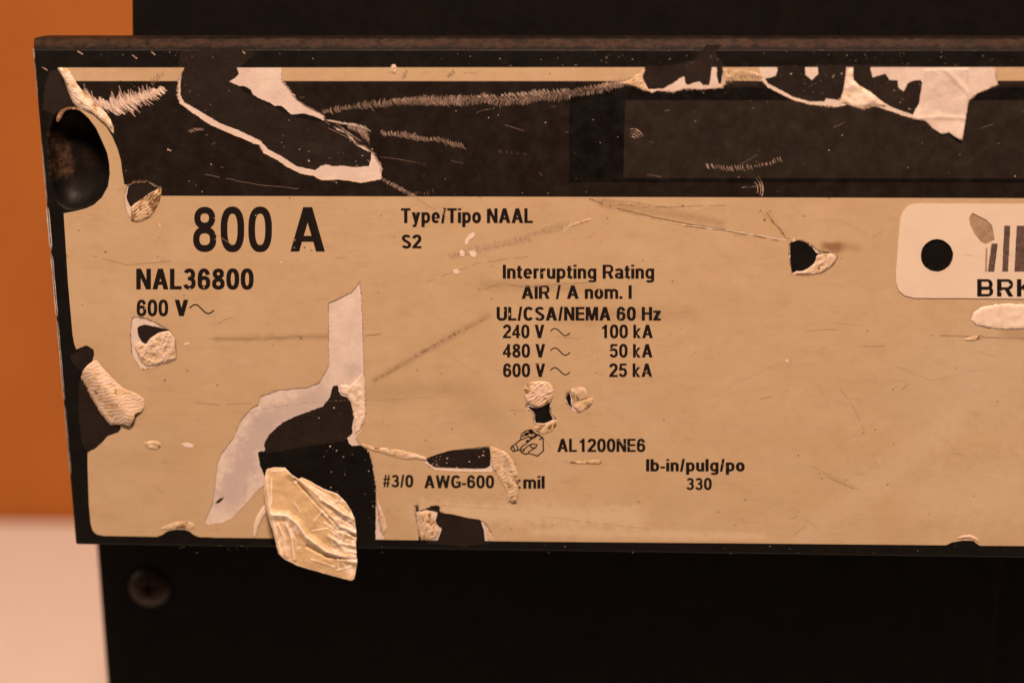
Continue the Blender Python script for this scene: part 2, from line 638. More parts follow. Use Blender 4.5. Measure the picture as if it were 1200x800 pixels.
def build_cover():
    bm = bmesh.new()
    L1 = jag(rounded(cover_out, 2.0), .18, 12, seed=3, freq=.02)
    cx = sum(p[0] for p in L1) / len(L1)

    def inset(p, d):
        x, y = p
        return (x + (d if x < 700 else -d), y + (d if y < 300 else -d))

    Li = [inset(p, 2.4) for p in L1]
    va, fs = triangulate([Li], [well])
    vmap = {}

    def vert(p, h):
        k = (round(p[0], 3), round(p[1], 3), round(h, 3))
        if k not in vmap:
            vmap[k] = bm.verts.new(P(p[0], p[1], h))
        return vmap[k]

    for t in fs:
        try:
            bm.faces.new([vert(va[i], 0) for i in t])
        except ValueError:
            pass
    def raised(p, k):
        x, y = p
        return (x - (3.5 * k if x < 700 else 0), y - 11.5 * k) if y < 300 else p

    L2, L3 = [raised(p, .93) for p in L1], [raised(p, 1.0) for p in L1]
    rings = [(Li, 0), ([inset(p, .7) for p in L1], -.7), (L1, -2.4), (L2, -13), (L3, -16), (L3, -53)]
    for (A, ha), (B, hb) in zip(rings, rings[1:]):
        n = len(A)
        for i in range(n):
            try:
                bm.faces.new((vert(A[i], ha), vert(A[(i + 1) % n], ha), vert(B[(i + 1) % n], hb), vert(B[i], hb)))
            except ValueError:
                pass
    bm.faces.new([vert(p, -53) for p in L3])
    # the well: rounded lip, wall, dished floor
    wr = [(1.0, 0), (.985, -.5), (.965, -2), (.94, -10), (.88, -19), (.72, -25), (.45, -28.5), (.18, -30)]
    wl = [[(WELL[0] + (p[0] - WELL[0]) * s + (1 - s) * 0, WELL[1] + (p[1] - WELL[1]) * s) for p in well] for s, h in wr]
    for k in range(len(wr) - 1):
        n = len(well)
        for i in range(n):
            try:
                f = bm.faces.new((vert(wl[k][i], wr[k][1]), vert(wl[k][(i + 1) % n], wr[k][1]), vert(wl[k + 1][(i + 1) % n], wr[k + 1][1]), vert(wl[k + 1][i], wr[k + 1][1])))
                f.smooth = True
            except ValueError:
                pass
    bm.faces.new([vert(p, wr[-1][1]) for p in wl[-1]])
    bmesh.ops.recalc_face_normals(bm, faces=bm.faces)
    me = bpy.data.meshes.new('front_cover')
    bm.to_mesh(me)
    bm.free()
    return put('front_cover', me, M['cover'], breaker)


cover = build_cover()

def pale_rim(v0, v1, w, seed):  # pale strip over the left chamfer, brightening the rim by colour
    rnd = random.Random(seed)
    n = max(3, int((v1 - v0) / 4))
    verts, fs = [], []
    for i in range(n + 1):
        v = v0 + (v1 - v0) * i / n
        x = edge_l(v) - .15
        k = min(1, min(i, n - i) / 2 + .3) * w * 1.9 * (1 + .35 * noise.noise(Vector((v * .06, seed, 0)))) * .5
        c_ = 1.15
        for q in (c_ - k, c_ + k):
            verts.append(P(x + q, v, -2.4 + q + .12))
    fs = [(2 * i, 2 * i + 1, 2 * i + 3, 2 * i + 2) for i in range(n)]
    me = bpy.data.meshes.new('pale_rim')
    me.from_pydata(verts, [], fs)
    put('pale_rim', me, M['pale_rim'], cover)


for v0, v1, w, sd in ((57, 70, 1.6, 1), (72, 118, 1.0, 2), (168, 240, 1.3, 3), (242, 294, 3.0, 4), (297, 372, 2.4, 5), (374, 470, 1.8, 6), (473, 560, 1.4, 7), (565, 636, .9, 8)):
    pale_rim(v0, v1, w, sd)

# ------------------------------------------------------------------ the rating label: traced outlines
ring = [(94, 129), (104, 138), (113, 150), (120, 165), (126, 179), (128.5, 192), (129, 204), (127, 218), (120, 231), (110, 240), (100, 244.5), (86, 248), (75, 250)]
left_tear = [(80, 330), (85.5, 392), (87, 402), (90, 409), (102, 404), (110, 409), (111, 415), (108, 424), (99, 434), (95, 441), (104, 460), (118, 483), (130, 497), (141, 498), (142, 502), (138, 507), (126, 511), (119, 519), (112, 525), (103, 530)]
label_out = ([(68, 79.5)] + jag([(69, 83), (75, 93), (80, 106), (86, 120), (94, 129)], .3, 2, False, 4)[:-1] + ring +
             [(80, 330), (85.5, 392)] + jag(left_tear[2:], .55, 2.5, False, 9) +
             [(103, 545), (104.5, 590), (106.5, 612), (109, 621), (114, 625.5), (122, 627)] +
             jag([(184, 628), (190, 626), (195, 622.5), (201, 620.5), (209, 619.5), (217, 620), (223, 622), (227, 626), (234, 628.5), (250, 629)], .4, 2.5, False, 2) +
             [(600, 633.5), (900, 636), (1108, 638)] + jag([(1116, 634.5), (1128, 632.5), (1140, 633), (1148, 638.5)], .3, 3, False, 2) +
             [(1500, 641), (1500, 79)] + [(900, 79), (300, 79.5)])

tearA = [(218, 76), (209, 94), (208, 112), (211, 121), (226, 132), (246, 145.5), (269, 156), (284.5, 162), (298, 168), (305, 170), (309, 179), (325, 187), (336, 195), (352, 203), (368, 206), (377, 211), (399, 210), (424, 214), (447.6, 209.6), (446.5, 193), (437.5, 179), (426, 170), (417, 168), (413, 160), (398, 150), (386, 146), (381, 141), (379, 134), (361, 125), (347.5, 116), (338.5, 103), (331, 94), (329.5, 76)]
darkA = [(216, 70), (211.5, 96), (211.5, 112), (216, 120), (235, 131), (257.5, 144.5), (280, 153), (305, 165), (314, 175), (329.5, 183), (347.5, 195), (370, 199.5), (375, 195), (381, 193), (386, 193.5), (390, 195), (402, 194.5), (415, 196), (432, 195), (435, 186), (435, 179), (417, 170), (406, 157), (395, 152), (390, 148), (379, 141), (368, 136), (356.5, 133), (341, 134), (336, 129), (329.5, 124), (322, 124), (316, 120), (302.5, 115), (296, 110), (293.5, 105), (287, 101), (280, 100.5), (269, 96), (275, 92), (280, 87), (278, 80), (276.6, 70)]
tearB = [(889, 76), (891, 92.5), (900, 102.5), (915, 110), (930, 117.5), (950, 122.5), (980, 125), (994, 122.5), (1010, 127.5), (1025, 124), (1040, 129), (1060, 136), (1075, 140), (1085, 142.5), (1100, 136), (1125, 130), (1133, 126), (1135, 117.5), (1145, 109), (1157, 104), (1169, 99), (1167.5, 91), (1165.5, 76)]
darkB1 = [(910, 70), (911, 84), (909, 89), (903, 91), (896, 92), (900, 98), (917, 107), (930, 114), (950, 119.5), (966, 119), (968, 115), (984, 118), (988, 107), (990, 95), (993, 70), (957, 70), (959, 87), (951, 94), (944, 88), (943, 70)]
darkB2 = [(1000, 70), (1000, 94), (1007.5, 101), (1020, 108), (1030, 116), (1040, 123.5), (1055, 129.5), (1070, 134.5), (1077.5, 120), (1080.5, 97.5), (1079, 94), (1067.5, 95), (1062.5, 99), (1059, 107.5), (1052.5, 102.5), (1052, 94), (1042.5, 94), (1037.5, 86), (1022.5, 91), (1018, 70)]
tearC = [(756, 76), (751, 91), (755, 102.5), (764, 109), (770, 106), (790, 107.5), (800, 104), (825, 104), (847.5, 102.5), (849, 97), (846, 76)]
darkC = [(757.5, 70), (752.5, 91), (760, 105), (777, 104), (790, 97), (797, 92), (802, 90), (803, 98), (806, 100), (812, 97), (820, 96), (824, 100), (831, 100), (833, 90), (835, 70)]
darkC2 = [(840, 70), (840, 90), (842, 98), (845, 98.5), (847, 84), (848, 70)]
tearD = [(422, 329), (424, 342), (427, 430), (429, 480), (429, 488), (424, 504), (417, 511), (422, 520), (427, 523), (433, 529), (437, 540), (439, 554), (441.5, 572), (442, 588), (444, 604), (446, 618), (450, 626), (451, 645),
         (322, 645), (321, 620), (315, 600), (311, 575), (308, 568), (296, 580), (284, 594), (272, 606), (260, 612), (242, 614), (240, 610), (249, 590), (252, 570), (255, 542), (260, 530), (274, 512), (282, 492), (294, 478), (302, 474), (306, 463), (328, 456), (360, 453), (374, 448), (385, 428), (385, 354), (394, 351), (412, 342), (418, 334)]
darkD = [(390, 452), (396, 451), (397, 457), (399, 462), (403, 464), (407, 465), (411, 471), (413, 478), (415, 490), (413, 497), (413, 508), (407, 513), (409, 519), (412, 522), (422, 521), (432, 528), (436, 540), (438, 554), (441, 570), (440, 650),
         (320, 650), (316, 600), (311, 560), (308, 553), (305, 546), (302, 529), (310, 528), (310, 518), (316, 508), (332, 494), (350, 486), (378, 476), (382, 471), (386, 466)]
tearE = [(494, 538.5), (508, 533), (528, 527), (546, 525), (574, 522), (578, 530), (580, 546), (578, 552), (566, 552), (552, 552), (530, 551.5), (508, 550), (500, 543)]
darkE = [(499, 538.5), (508, 533.5), (528, 527.5), (546, 526.5), (573, 523.5), (575, 530), (574.5, 546), (568, 549), (552, 549), (532, 548.5), (510, 547.5), (503, 543)]
tearF = [(486, 592), (490, 590), (491, 598), (497, 596), (508, 591), (516, 592), (517, 600), (532, 602), (548, 606), (563, 608), (569, 612), (577, 625), (578, 650), (490, 650), (491, 620), (487, 602)]
darkF = [(513, 600), (503, 598), (497, 596.5), (508, 592), (515, 592.5), (516, 600.5), (532, 602.5), (548, 606.5), (563, 608.5), (567, 620), (570, 650), (511, 650), (513, 632), (518, 619), (513, 616), (510, 610)]
darkF2 = [(486.5, 594), (490.5, 591), (491, 599), (488, 600)]
darkF3 = [(491, 625), (493.5, 628), (494, 650), (489, 650)]
tearG = [(155, 371), (168, 371), (182, 377), (200, 387), (206, 398), (207, 421), (186, 429), (166, 433), (155, 414), (153, 391)]
darkG = [(161, 384), (164, 381.5), (170, 380), (189.5, 384), (200, 387), (186, 389.5), (175.5, 396.5), (171, 403.5), (166, 400), (162, 393)]
tearH = [(150, 216), (160, 212.5), (174, 212), (188, 220), (187, 236), (178, 252), (166, 259), (155, 258), (148, 246), (146, 228)]
darkH = [(151, 217), (160, 214), (174, 213.5), (186, 221), (176, 226), (166, 233), (156, 240), (153, 243), (148, 232)]
tearI = [(924.5, 284), (936, 280.5), (946, 283.5), (953.5, 289), (960, 294), (976, 295.5), (982, 300.5), (976, 311), (963, 320), (945, 322), (928, 321), (924.5, 300)]
darkI = [(925.5, 285), (936, 281.5), (945, 284.5), (952, 290), (957, 297), (967, 295.8), (976, 296.3), (958, 298.5), (957, 302), (955, 308), (944.5, 316), (938, 318), (933, 317), (930, 320), (926.5, 318.5)]
tearJ = [(616, 472), (628, 474), (646, 469), (645, 484), (652, 490), (646, 497), (630, 497), (625, 494), (626, 484), (617, 477)]
darkJ = [(618, 475), (628, 478), (637, 476), (645, 471), (644, 484), (649, 491), (638, 496), (627, 495), (627, 484), (621, 479)]
tearK = [(662, 466), (667, 457), (672, 460), (671, 474), (680, 484), (674, 482), (666, 475)]
darkK = [(663, 466), (667, 459), (669, 464), (669, 472), (672, 479), (666, 474)]
gash1 = [(740, 93), (748, 84), (756, 81), (752, 91)]

big = [tearA, tearB, tearC, tearD]
jags = {}
lab_holes = [jag(t, .55, 1.7, seed=i, freq=.45) for i, t in enumerate([tearA, tearB, tearC, tearD])] + [jag(rounded(t, 3, 3), .35, 1.3, seed=20 + i, freq=.7) for i, t in enumerate([tearE, tearF, tearG, tearH, tearI, tearJ, tearK])]
dark_holes = [jag(t, .6, 1.5, seed=40 + i, freq=.6) for i, t in enumerate([darkA, darkB1, darkB2, darkC, darkC2, darkD])] + [jag(rounded(t, 2, 2), .35, 1.2, seed=60 + i, freq=.9) for i, t in enumerate([darkE, darkF, darkF2, darkF3, darkG, darkH, darkI, darkJ, darkK])]

STK_HOLE = jag(arc_pts(1097.5, 299, 19, 19.3, 0, 350, 34), .35, 2, seed=5, freq=.3)
STK_HOLE = [p for p in STK_HOLE]

Z_PAP, Z_LAB = .55, 1.25
label = sheet('rating_label', [label_out], lab_holes + [STK_HOLE], Z_PAP, Z_LAB, M['label'], breaker)
label['label'] = 'tan rating label with a dark brown top band, torn and scratched'
sheet('paper_backing', [label_out], dark_holes + [STK_HOLE], 0.02, Z_PAP, M['paper'], label)

# dark brown printed band across the top and the printed window frame in it
band_out = [(88, 95), (700, 95), (1500, 96), (1500, 233), (1000, 231.5), (600, 230.3), (190, 229.3), (187, 226), (180, 219), (146, 216), (143.5, 200), (142, 188), (138, 174), (132, 160), (124, 147), (112, 134), (100, 118)]
band_out = rounded(band_out, .3, 1)
win_out = [(667.5, 103), (1500, 103), (1500, 214), (667, 213.5)]
win_in = [(732.5, 117.5), (1500, 117.5), (1500, 209.5), (730.5, 208.5)]
sheet('printed_band', [band_out], lab_holes + [win_out], Z_LAB + .06, Z_LAB + .06, M['band'], label)
sheet('window_frame_print', [win_out], lab_holes + [win_in], Z_LAB + .07, Z_LAB + .07, M['frame'], label)
sheet('window_print', [win_in], lab_holes, Z_LAB + .05, Z_LAB + .05, M['window'], label)
# shade line printed under the stripe at the right
for xa, xb in ((850, 889), (1169.5, 1500)):
    sheet('stripe_line', [[(xa, 94.6), (xb, 94.8), (xb, 101), (xa, 100.5)]], lab_holes + [], Z_LAB + .12, Z_LAB + .12, M['window'], label)

# adhesive left on the bare cover inside the tears
glueD = [(388, 449), (400, 449), (417, 462), (419, 505), (408, 514), (400, 517), (360, 523), (312, 531), (306, 520), (330, 488), (375, 470)]
glueA = [(212, 60), (205, 100), (208, 125), (300, 175), (380, 204), (440, 202), (442, 178), (400, 148), (340, 136), (290, 110), (274, 98), (281, 86), (282, 78), (300, 62), (270, 55), (240, 58)]
for nm, g in (('glue_residue', glueD), ('glue_residue', glueA),
              ('glue_residue', [(893, 78), (890, 100), (930, 119), (1080, 140), (1084, 90), (1075, 77), (1000, 76)]),
              ('glue_residue', [(752, 78), (748, 95), (765, 108), (850, 103), (850, 78), (838, 62), (846, 52.5), (828, 52), (815, 70), (790, 76)]),
              ('glue_residue', [(496, 530), (540, 522), (580, 520), (582, 552), (520, 552), (496, 545)]),
              ('glue_residue', [(480, 588), (520, 588), (575, 604), (574, 636), (545, 640), (500, 636), (485, 610)]),
              ('glue_residue', [(82, 418), (104, 402), (114, 412), (108, 428), (97, 436), (84, 424)]),
              ('glue_residue', [(96, 437), (100, 450), (134, 498), (143, 499), (140, 509), (113, 526), (104, 531), (96, 520), (92, 480), (92, 450)]),
              ('glue_residue', [(155, 376), (200, 380), (205, 392), (180, 410), (160, 405)]),
              ('glue_residue', [(144, 212), (190, 214), (185, 238), (150, 248)]),
              ('glue_residue', [(58, 84), (66, 82), (78, 106), (90, 128), (96, 134), (80, 128), (62, 134), (50, 128), (52, 100)])):
    sheet(nm, [jag(g, 1.0, 3, seed=len(g), freq=.2)], [well], .01, .01, M['glue'], cover)


# ------------------------------------------------------------------ lettering: a bold grotesque drawn stroke by stroke
def stroke(pts, t):
    """quads along a polyline of width t, butt ends, mitred joints"""
    P2 = [Vector(p) for p in pts]
    n = len(P2)
    L, R = [], []
    for i in range(n):
        if i == 0:
            d = (P2[1] - P2[0]).normalized()
        elif i == n - 1:
            d = (P2[-1] - P2[-2]).normalized()
        else:
            d1, d2 = (P2[i] - P2[i - 1]).normalized(), (P2[i + 1] - P2[i]).normalized()
            d = (d1 + d2).normalized()
            k = 1 / max(.5, d.dot(d1))
            nn = Vector((-d.y, d.x)) * (t / 2 * k)
            L.append(P2[i] + nn)
            R.append(P2[i] - nn)
            continue
        nn = Vector((-d.y, d.x)) * (t / 2)
        L.append(P2[i] + nn)
        R.append(P2[i] - nn)
    return [[tuple(L[i]), tuple(L[i + 1]), tuple(R[i + 1]), tuple(R[i])] for i in range(n - 1)]


def glyph(ch, t, wide=1.0):
    """(polygons, advance): cap height 1, strokes t wide"""
    h = t / 2
    W_ = .53 * wide
    th = t * .82
    k = th / 2
    A = arc_pts
    if ch == ' ':
        return [], .27 * wide
    if ch == '0':
        return stroke(A(W_ / 2, .5, W_ / 2 - h, .5 - k, 0, 360, 28, 2.5), t), W_
    if ch == '1':
        x = W_ * .62
        return stroke([(x, 0), (x, 1)], t) + stroke([(x, .90), (x - .12, .78), (x - .24, .74)], th), W_
    if ch == '2':
        a = A(W_ / 2, .70, W_ / 2 - h, .30 - k, 175, -28, 14, 2.3)
        return stroke(a + [(h + .10, .24), (h, k)], t) + stroke([(0, k), (W_, k)], th), W_
    if ch == '3':
        m_ = .525
        up = A(W_ / 2 - .01, (1 - k + m_) / 2, W_ / 2 - h - .02, (1 - k - m_) / 2, 160, -90, 14, 2.2)
        lo = A(W_ / 2 - .01, (m_ + k) / 2, W_ / 2 - h, (m_ - k) / 2, 90, -165, 16, 2.3)
        return stroke(up, t * .93) + stroke(lo, t * .93) + stroke([(W_ * .36, m_), (W_ * .55, m_)], th), W_
    if ch == '4':
        x = W_ - .17 * wide
        return stroke([(x, 0), (x, 1)], t) + stroke([(0, .28), (W_, .28)], th) + [[(x - .02, 1), (x - .02, .76), (.13, .28), (0, .28), (0, .36)]], W_
    if ch == '5':
        lo = A(W_ / 2 - .01, .335, W_ / 2 - h, .335 - k, 135, -165, 16, 2.3)
        return stroke(lo, t * .93) + stroke([(.09, 1 - k), (W_ - .05, 1 - k)], th) + [[(.08, 1), (.08 + t * .85, 1), (.03 + t * .85, .50), (.01, .46)]], W_
    if ch == '6':
        lo = A(W_ / 2, .32, W_ / 2 - h, .32 - k, 0, 360, 22, 2.4)
        up = A(W_ / 2, .5, W_ / 2 - h, .5 - k, 25, 190, 14, 2.4)
        return stroke(lo, t * .95) + stroke(up, t * .95), W_
    if ch == '8':
        return stroke(A(W_ / 2, .277, W_ / 2 - h, .277 - k, 0, 360, 22, 2.3), t * .95) + stroke(A(W_ / 2, .755, W_ / 2 - h - .025, .245 - k, 0, 360, 20, 2.2), t * .92), W_
    if ch == 'A':
        w = .66 * wide
        q = t * .56
        lg = [(0, 0), (1.1 * t, 0), (w / 2 + q, 1), (w / 2 - q, 1)]
        return [lg, [(w - x, y) for x, y in reversed(lg)], [(.12, .22), (w - .12, .22), (w - .16, .22 + th), (.16, .22 + th)]], w
    if ch == 'V':
        w = .62 * wide
        q = t * .56
        lg = [(0, 1), (1.12 * t, 1), (w / 2 + q, 0), (w / 2 - q, 0)]
        return [lg, [(w - x, y) for x, y in reversed(lg)]], w
    if ch == 'W':
        w = .90 * wide
        q = t * .5
        xs = [q, w * .27, w / 2, w * .73, w - q]
        out = []
        for a, b, ya, yb in ((xs[0], xs[1], 1, 0), (xs[1], xs[2], 0, 1), (xs[2], xs[3], 1, 0), (xs[3], xs[4], 0, 1)):
            out.append([(a - q, ya), (a + q, ya), (b + q, yb), (b - q, yb)])
        return out, w
    if ch == 'N':
        w = .60 * wide
        return [[(0, 0), (t, 0), (t, 1), (0, 1)], [(w - t, 0), (w, 0), (w, 1), (w - t, 1)], [(0.01, 1), (1.05 * t, 1), (w - .01, 0), (w - 1.05 * t, 0)]], w
    if ch == 'M':
        w = .72 * wide
        return [[(0, 0), (t * .9, 0), (t * .9, 1), (0, 1)], [(w - t * .9, 0), (w, 0), (w, 1), (w - t * .9, 1)], [(0.01, 1), (1.3 * t, 1), (w / 2 + .45 * t, 0), (w / 2 - .45 * t, 0)], [(w - .01, 1), (w - 1.3 * t, 1), (w / 2 - .45 * t, 0.001), (w / 2 + .45 * t, 0.001)]], w
    if ch == 'H':
        w = .60 * wide
        return stroke([(h, 0), (h, 1)], t) + stroke([(w - h, 0), (w - h, 1)], t) + stroke([(h, .52), (w - h, .52)], th), w
    if ch == 'I':
        return stroke([(h, 0), (h, 1)], t), t
    if ch == 'L':
        w = .48 * wide
        return stroke([(h, 0), (h, 1)], t) + stroke([(0, k), (w, k)], th), w
    if ch == 'T':
        w = .54 * wide
        return stroke([(w / 2, 0), (w / 2, 1)], t) + stroke([(0, 1 - k), (w, 1 - k)], th), w
    if ch == 'E':
        w = .52 * wide
        return stroke([(h, 0), (h, 1)], t) + stroke([(0, k), (w, k)], th) + stroke([(0, 1 - k), (w - .01, 1 - k)], th) + stroke([(0, .52), (w - .03, .52)], th), w
    if ch == 'K':
        w = .62 * wide
        return [[(0, 0), (t, 0), (t, 1), (0, 1)], [(t * .8, .32), (t * .8, .53), (w - 1.2 * t, 1), (w - .02, 1)], [(.26, .62), (.16 + t * .3, .48), (w - 1.22 * t, 0), (w, 0)]], w
    if ch in 'RB':
        w = .60 * wide
        m_ = .46
        bw = w - h - (.02 if ch == 'B' else 0)
        bowl = [(h, 1 - k), (bw - .16, 1 - k)] + A(bw - .16, (1 - k + m_) / 2, .16, (1 - k - m_) / 2, 85, -85, 10, 2.2) + [(bw - .16, m_), (h, m_)]
        out = stroke([(h, 0), (h, 1)], t) + stroke(bowl, th)
        if ch == 'R':
            out += [[(w * .42, m_ + .02), (w * .42 + t, m_ + .02), (w, 0), (w - 1.1 * t, 0)]]
        else:
            out += stroke([(h, m_ + .04), (w - h - .16, m_ + .04)] + A(w - h - .16, (m_ + .04 + k) / 2, .16, (m_ + .04 - k) / 2, 85, -85, 10, 2.2) + [(w - h - .16, k), (h, k)], th)
        return out, w
    if ch == 'C':
        w = .60 * wide
        return stroke(A(w / 2, .5, w / 2 - h, .5 - k, 38, 322, 22, 2.3), t), w
    if ch == 'G':
        w = .62 * wide
        return stroke(A(w / 2, .5, w / 2 - h, .5 - k, 38, 318, 22, 2.3), t) + stroke([(w - h, .06), (w - h, .50)], t * .9) + stroke([(w * .52, .44), (w, .44)], th), w
    if ch == 'S':
        w = .56 * wide
        a = A(w / 2, .745, w / 2 - h - .01, .255 - k, 20, 235, 14, 2.2)
        b = A(w / 2, .265, w / 2 - h, .265 - k, 55, -165, 16, 2.2)
        return stroke(a + b, t * .95), w
    if ch == 'U':
        w = .60 * wide
        return stroke([(h, 1)] + A(w / 2, .30, w / 2 - h, .30 - k, 180, 360, 14, 2.3) + [(w - h, 1)], t), w
    x = .73                      # height of the small letters
    w = .47 * wide
    if ch == 'o':
        w = .50 * wide
        return stroke(A(w / 2, x / 2, w / 2 - h, x / 2 - k, 0, 360, 24, 2.2), t), w
    if ch == 'c':
        return stroke(A(w / 2, x / 2, w / 2 - h, x / 2 - k, 45, 315, 18, 2.2), t), w
    if ch == 'e':
        w = .49 * wide
        return stroke(A(w / 2, x / 2, w / 2 - h, x / 2 - k, 0, 318, 20, 2.2), t * .95) + stroke([(h, .37), (w - h * .3, .37)], th * .85), w
    if ch in 'bpg':
        w = .50 * wide
        ringp = stroke(A(w / 2, x / 2, w / 2 - h, x / 2 - k, 0, 360, 22, 2.3), t * .92)
        if ch == 'b':
            return ringp + stroke([(h, 0), (h, 1)], t), w
        if ch == 'p':
            return ringp + stroke([(h, -.27), (h, x)], t), w
        return ringp + stroke([(w - h, x), (w - h, -.08)] + A(w / 2, -.08, w / 2 - h, .20 - k, 0, -160, 10, 2.2)[1:], t * .92), w
    if ch in 'nu':
        w = .47 * wide
        a = [(h, 0), (h, x)]
        b = A(w / 2, x - .24, w / 2 - h, .24 - k, 170, 0, 10, 2.2) + [(w - h, 0)]
        pol = stroke(a, t) + stroke(b, t * .96)
        if ch == 'u':
            pol = [[(w - px_, x - py_) for px_, py_ in q] for q in pol]
        return pol, w
    if ch == 'm':
        w = .76 * wide
        w2 = (w + t) / 2
        out = stroke([(h, 0), (h, x)], t)
        for o in (0, w2 - t):
            out += stroke([(px_ + o, py_) for px_, py_ in A(w2 / 2, x - .24, w2 / 2 - h, .24 - k, 168, 0, 8, 2.2) + [(w2 - h, 0)]], t * .94)
        return out, w
    if ch == 'r':
        return stroke([(h, 0), (h, x)], t) + stroke(A(.24, x - .26, .24 - h, .26 - k, 175, 85, 6, 2.2) + [(.32, x - k)], t * .9), .33
    if ch == 'i':
        return stroke([(h, 0), (h, x)], t) + stroke([(h, .86), (h, 1)], t), t
    if ch == 'l':
        return stroke([(h, 0), (h, 1)], t), t
    if ch == 'k':
        w = .49 * wide
        return [[(0, 0), (t, 0), (t, 1), (0, 1)], [(t * .8, .24), (t * .8, .42), (w - 1.15 * t, x), (w - .01, x)], [(.20, .46), (.13 + t * .2, .35), (w - 1.2 * t, 0), (w, 0)]], w
    if ch == 't':
        return stroke([(.14, .92), (.14, .16)] + A(.26, .16, .12, .16 - k, 180, 270, 5) + [(.32, k)], t * .95) + stroke([(0, x - k), (.31, x - k)], th), .32
    if ch == 'a':
        w = .48 * wide
        top = stroke(A(w / 2 - .01, x - .22, w / 2 - h, .22 - k, 165, 0, 10, 2.3) + [(w - h, .10), (w - h + .02, 0)], t * .95)
        return top + stroke(A(w / 2 - .02, .215, w / 2 - h - .01, .215 - k, 0, 360, 16, 2.2), t * .85), w
    if ch == 'y':
        w = .49 * wide
        return [[(0, x), (1.1 * t, x), (w / 2 + .5 * t, 0), (w / 2 - .4 * t, 0)], [(w, x), (w - 1.1 * t, x), (w / 2 - .55 * t, -.12), (w / 2 - .0 * t, -.27), (w / 2 + .25 * t, -.12)], [(.06, -.27), (.06, -.27 + th), (w / 2 - .1 * t, -.27 + th), (w / 2 + .1 * t, -.2), (w / 2 - .05, -.27)]], w
    if ch == 'z':
        w = .44 * wide
        return stroke([(0, x - k), (w, x - k)], th) + stroke([(0, k), (w, k)], th) + [[(0, k), (1.25 * t, k), (w, x - k), (w - 1.25 * t, x - k)]], w
    if ch == '/':
        return [[(0, -.02), (t * .8, -.02), (.30, 1.02), (.30 - t * .8, 1.02)]], .30
    if ch == '-':
        return stroke([(0, .32), (.28, .32)], th * 1.05), .28
    if ch == '.':
        return stroke([(0, t * .5), (t, t * .5)], t), t
    if ch == '#':
        w = .54
        q = th * .75
        return stroke([(.12, 0), (.22, 1)], q) + stroke([(.33, 0), (.43, 1)], q) + stroke([(.02, .33), (.50, .33)], q) + stroke([(.05, .66), (.53, .66)], q), w
    raise KeyError(ch)


def bite(x, y, rx, ry, seed):
    rnd = random.Random(seed)
    return [(x + math.cos(a) * rx * rnd.uniform(.55, 1.15), y + math.sin(a) * ry * rnd.uniform(.55, 1.15)) for a in np.linspace(0, 2 * math.pi * .93, 11)]


# places where the print has been knocked off
WORN = [bite(*b) for b in ((587, 366, 1.6, 1.0, 1), (591, 363, 1.2, .8, 2), (597, 368, 1.3, 2.2, 3), (604, 372, 1.2, .7, 4), (596, 391, 2.0, .6, 5), (600, 384, .8, 1.1, 6),
                           (515, 249, 1.4, 2.4, 7), (520, 246, 1.3, 1.2, 8), (511, 254, 1.0, .8, 9), (558, 256, 1.3, 1.5, 10), (575, 259, 1.4, .8, 11),
                           (363, 285.5, 2.6, 1.8, 12), (367, 291, 1.8, .9, 13), (345, 290, .9, .9, 14), (346, 281, 1, .8, 15), (223, 338, 2.2, .8, 16), (239, 336.5, 1.3, .7, 17), (289, 272, .8, .8, 18),
                           (702, 340, 1.2, 1.6, 21), (632, 373, .8, .7, 22), (170, 361, 1, .8, 24), 
                           (264, 330, .8, .8, 32), (300, 252, 1.0, .8, 33),
                           (1156, 330, 1.2, .7, 34), (1172, 341, 1.3, .8, 35), (1183, 333, 1.4, .7, 36), (645, 257, .9, .7, 37), (484, 281, .8, .8, 38))]


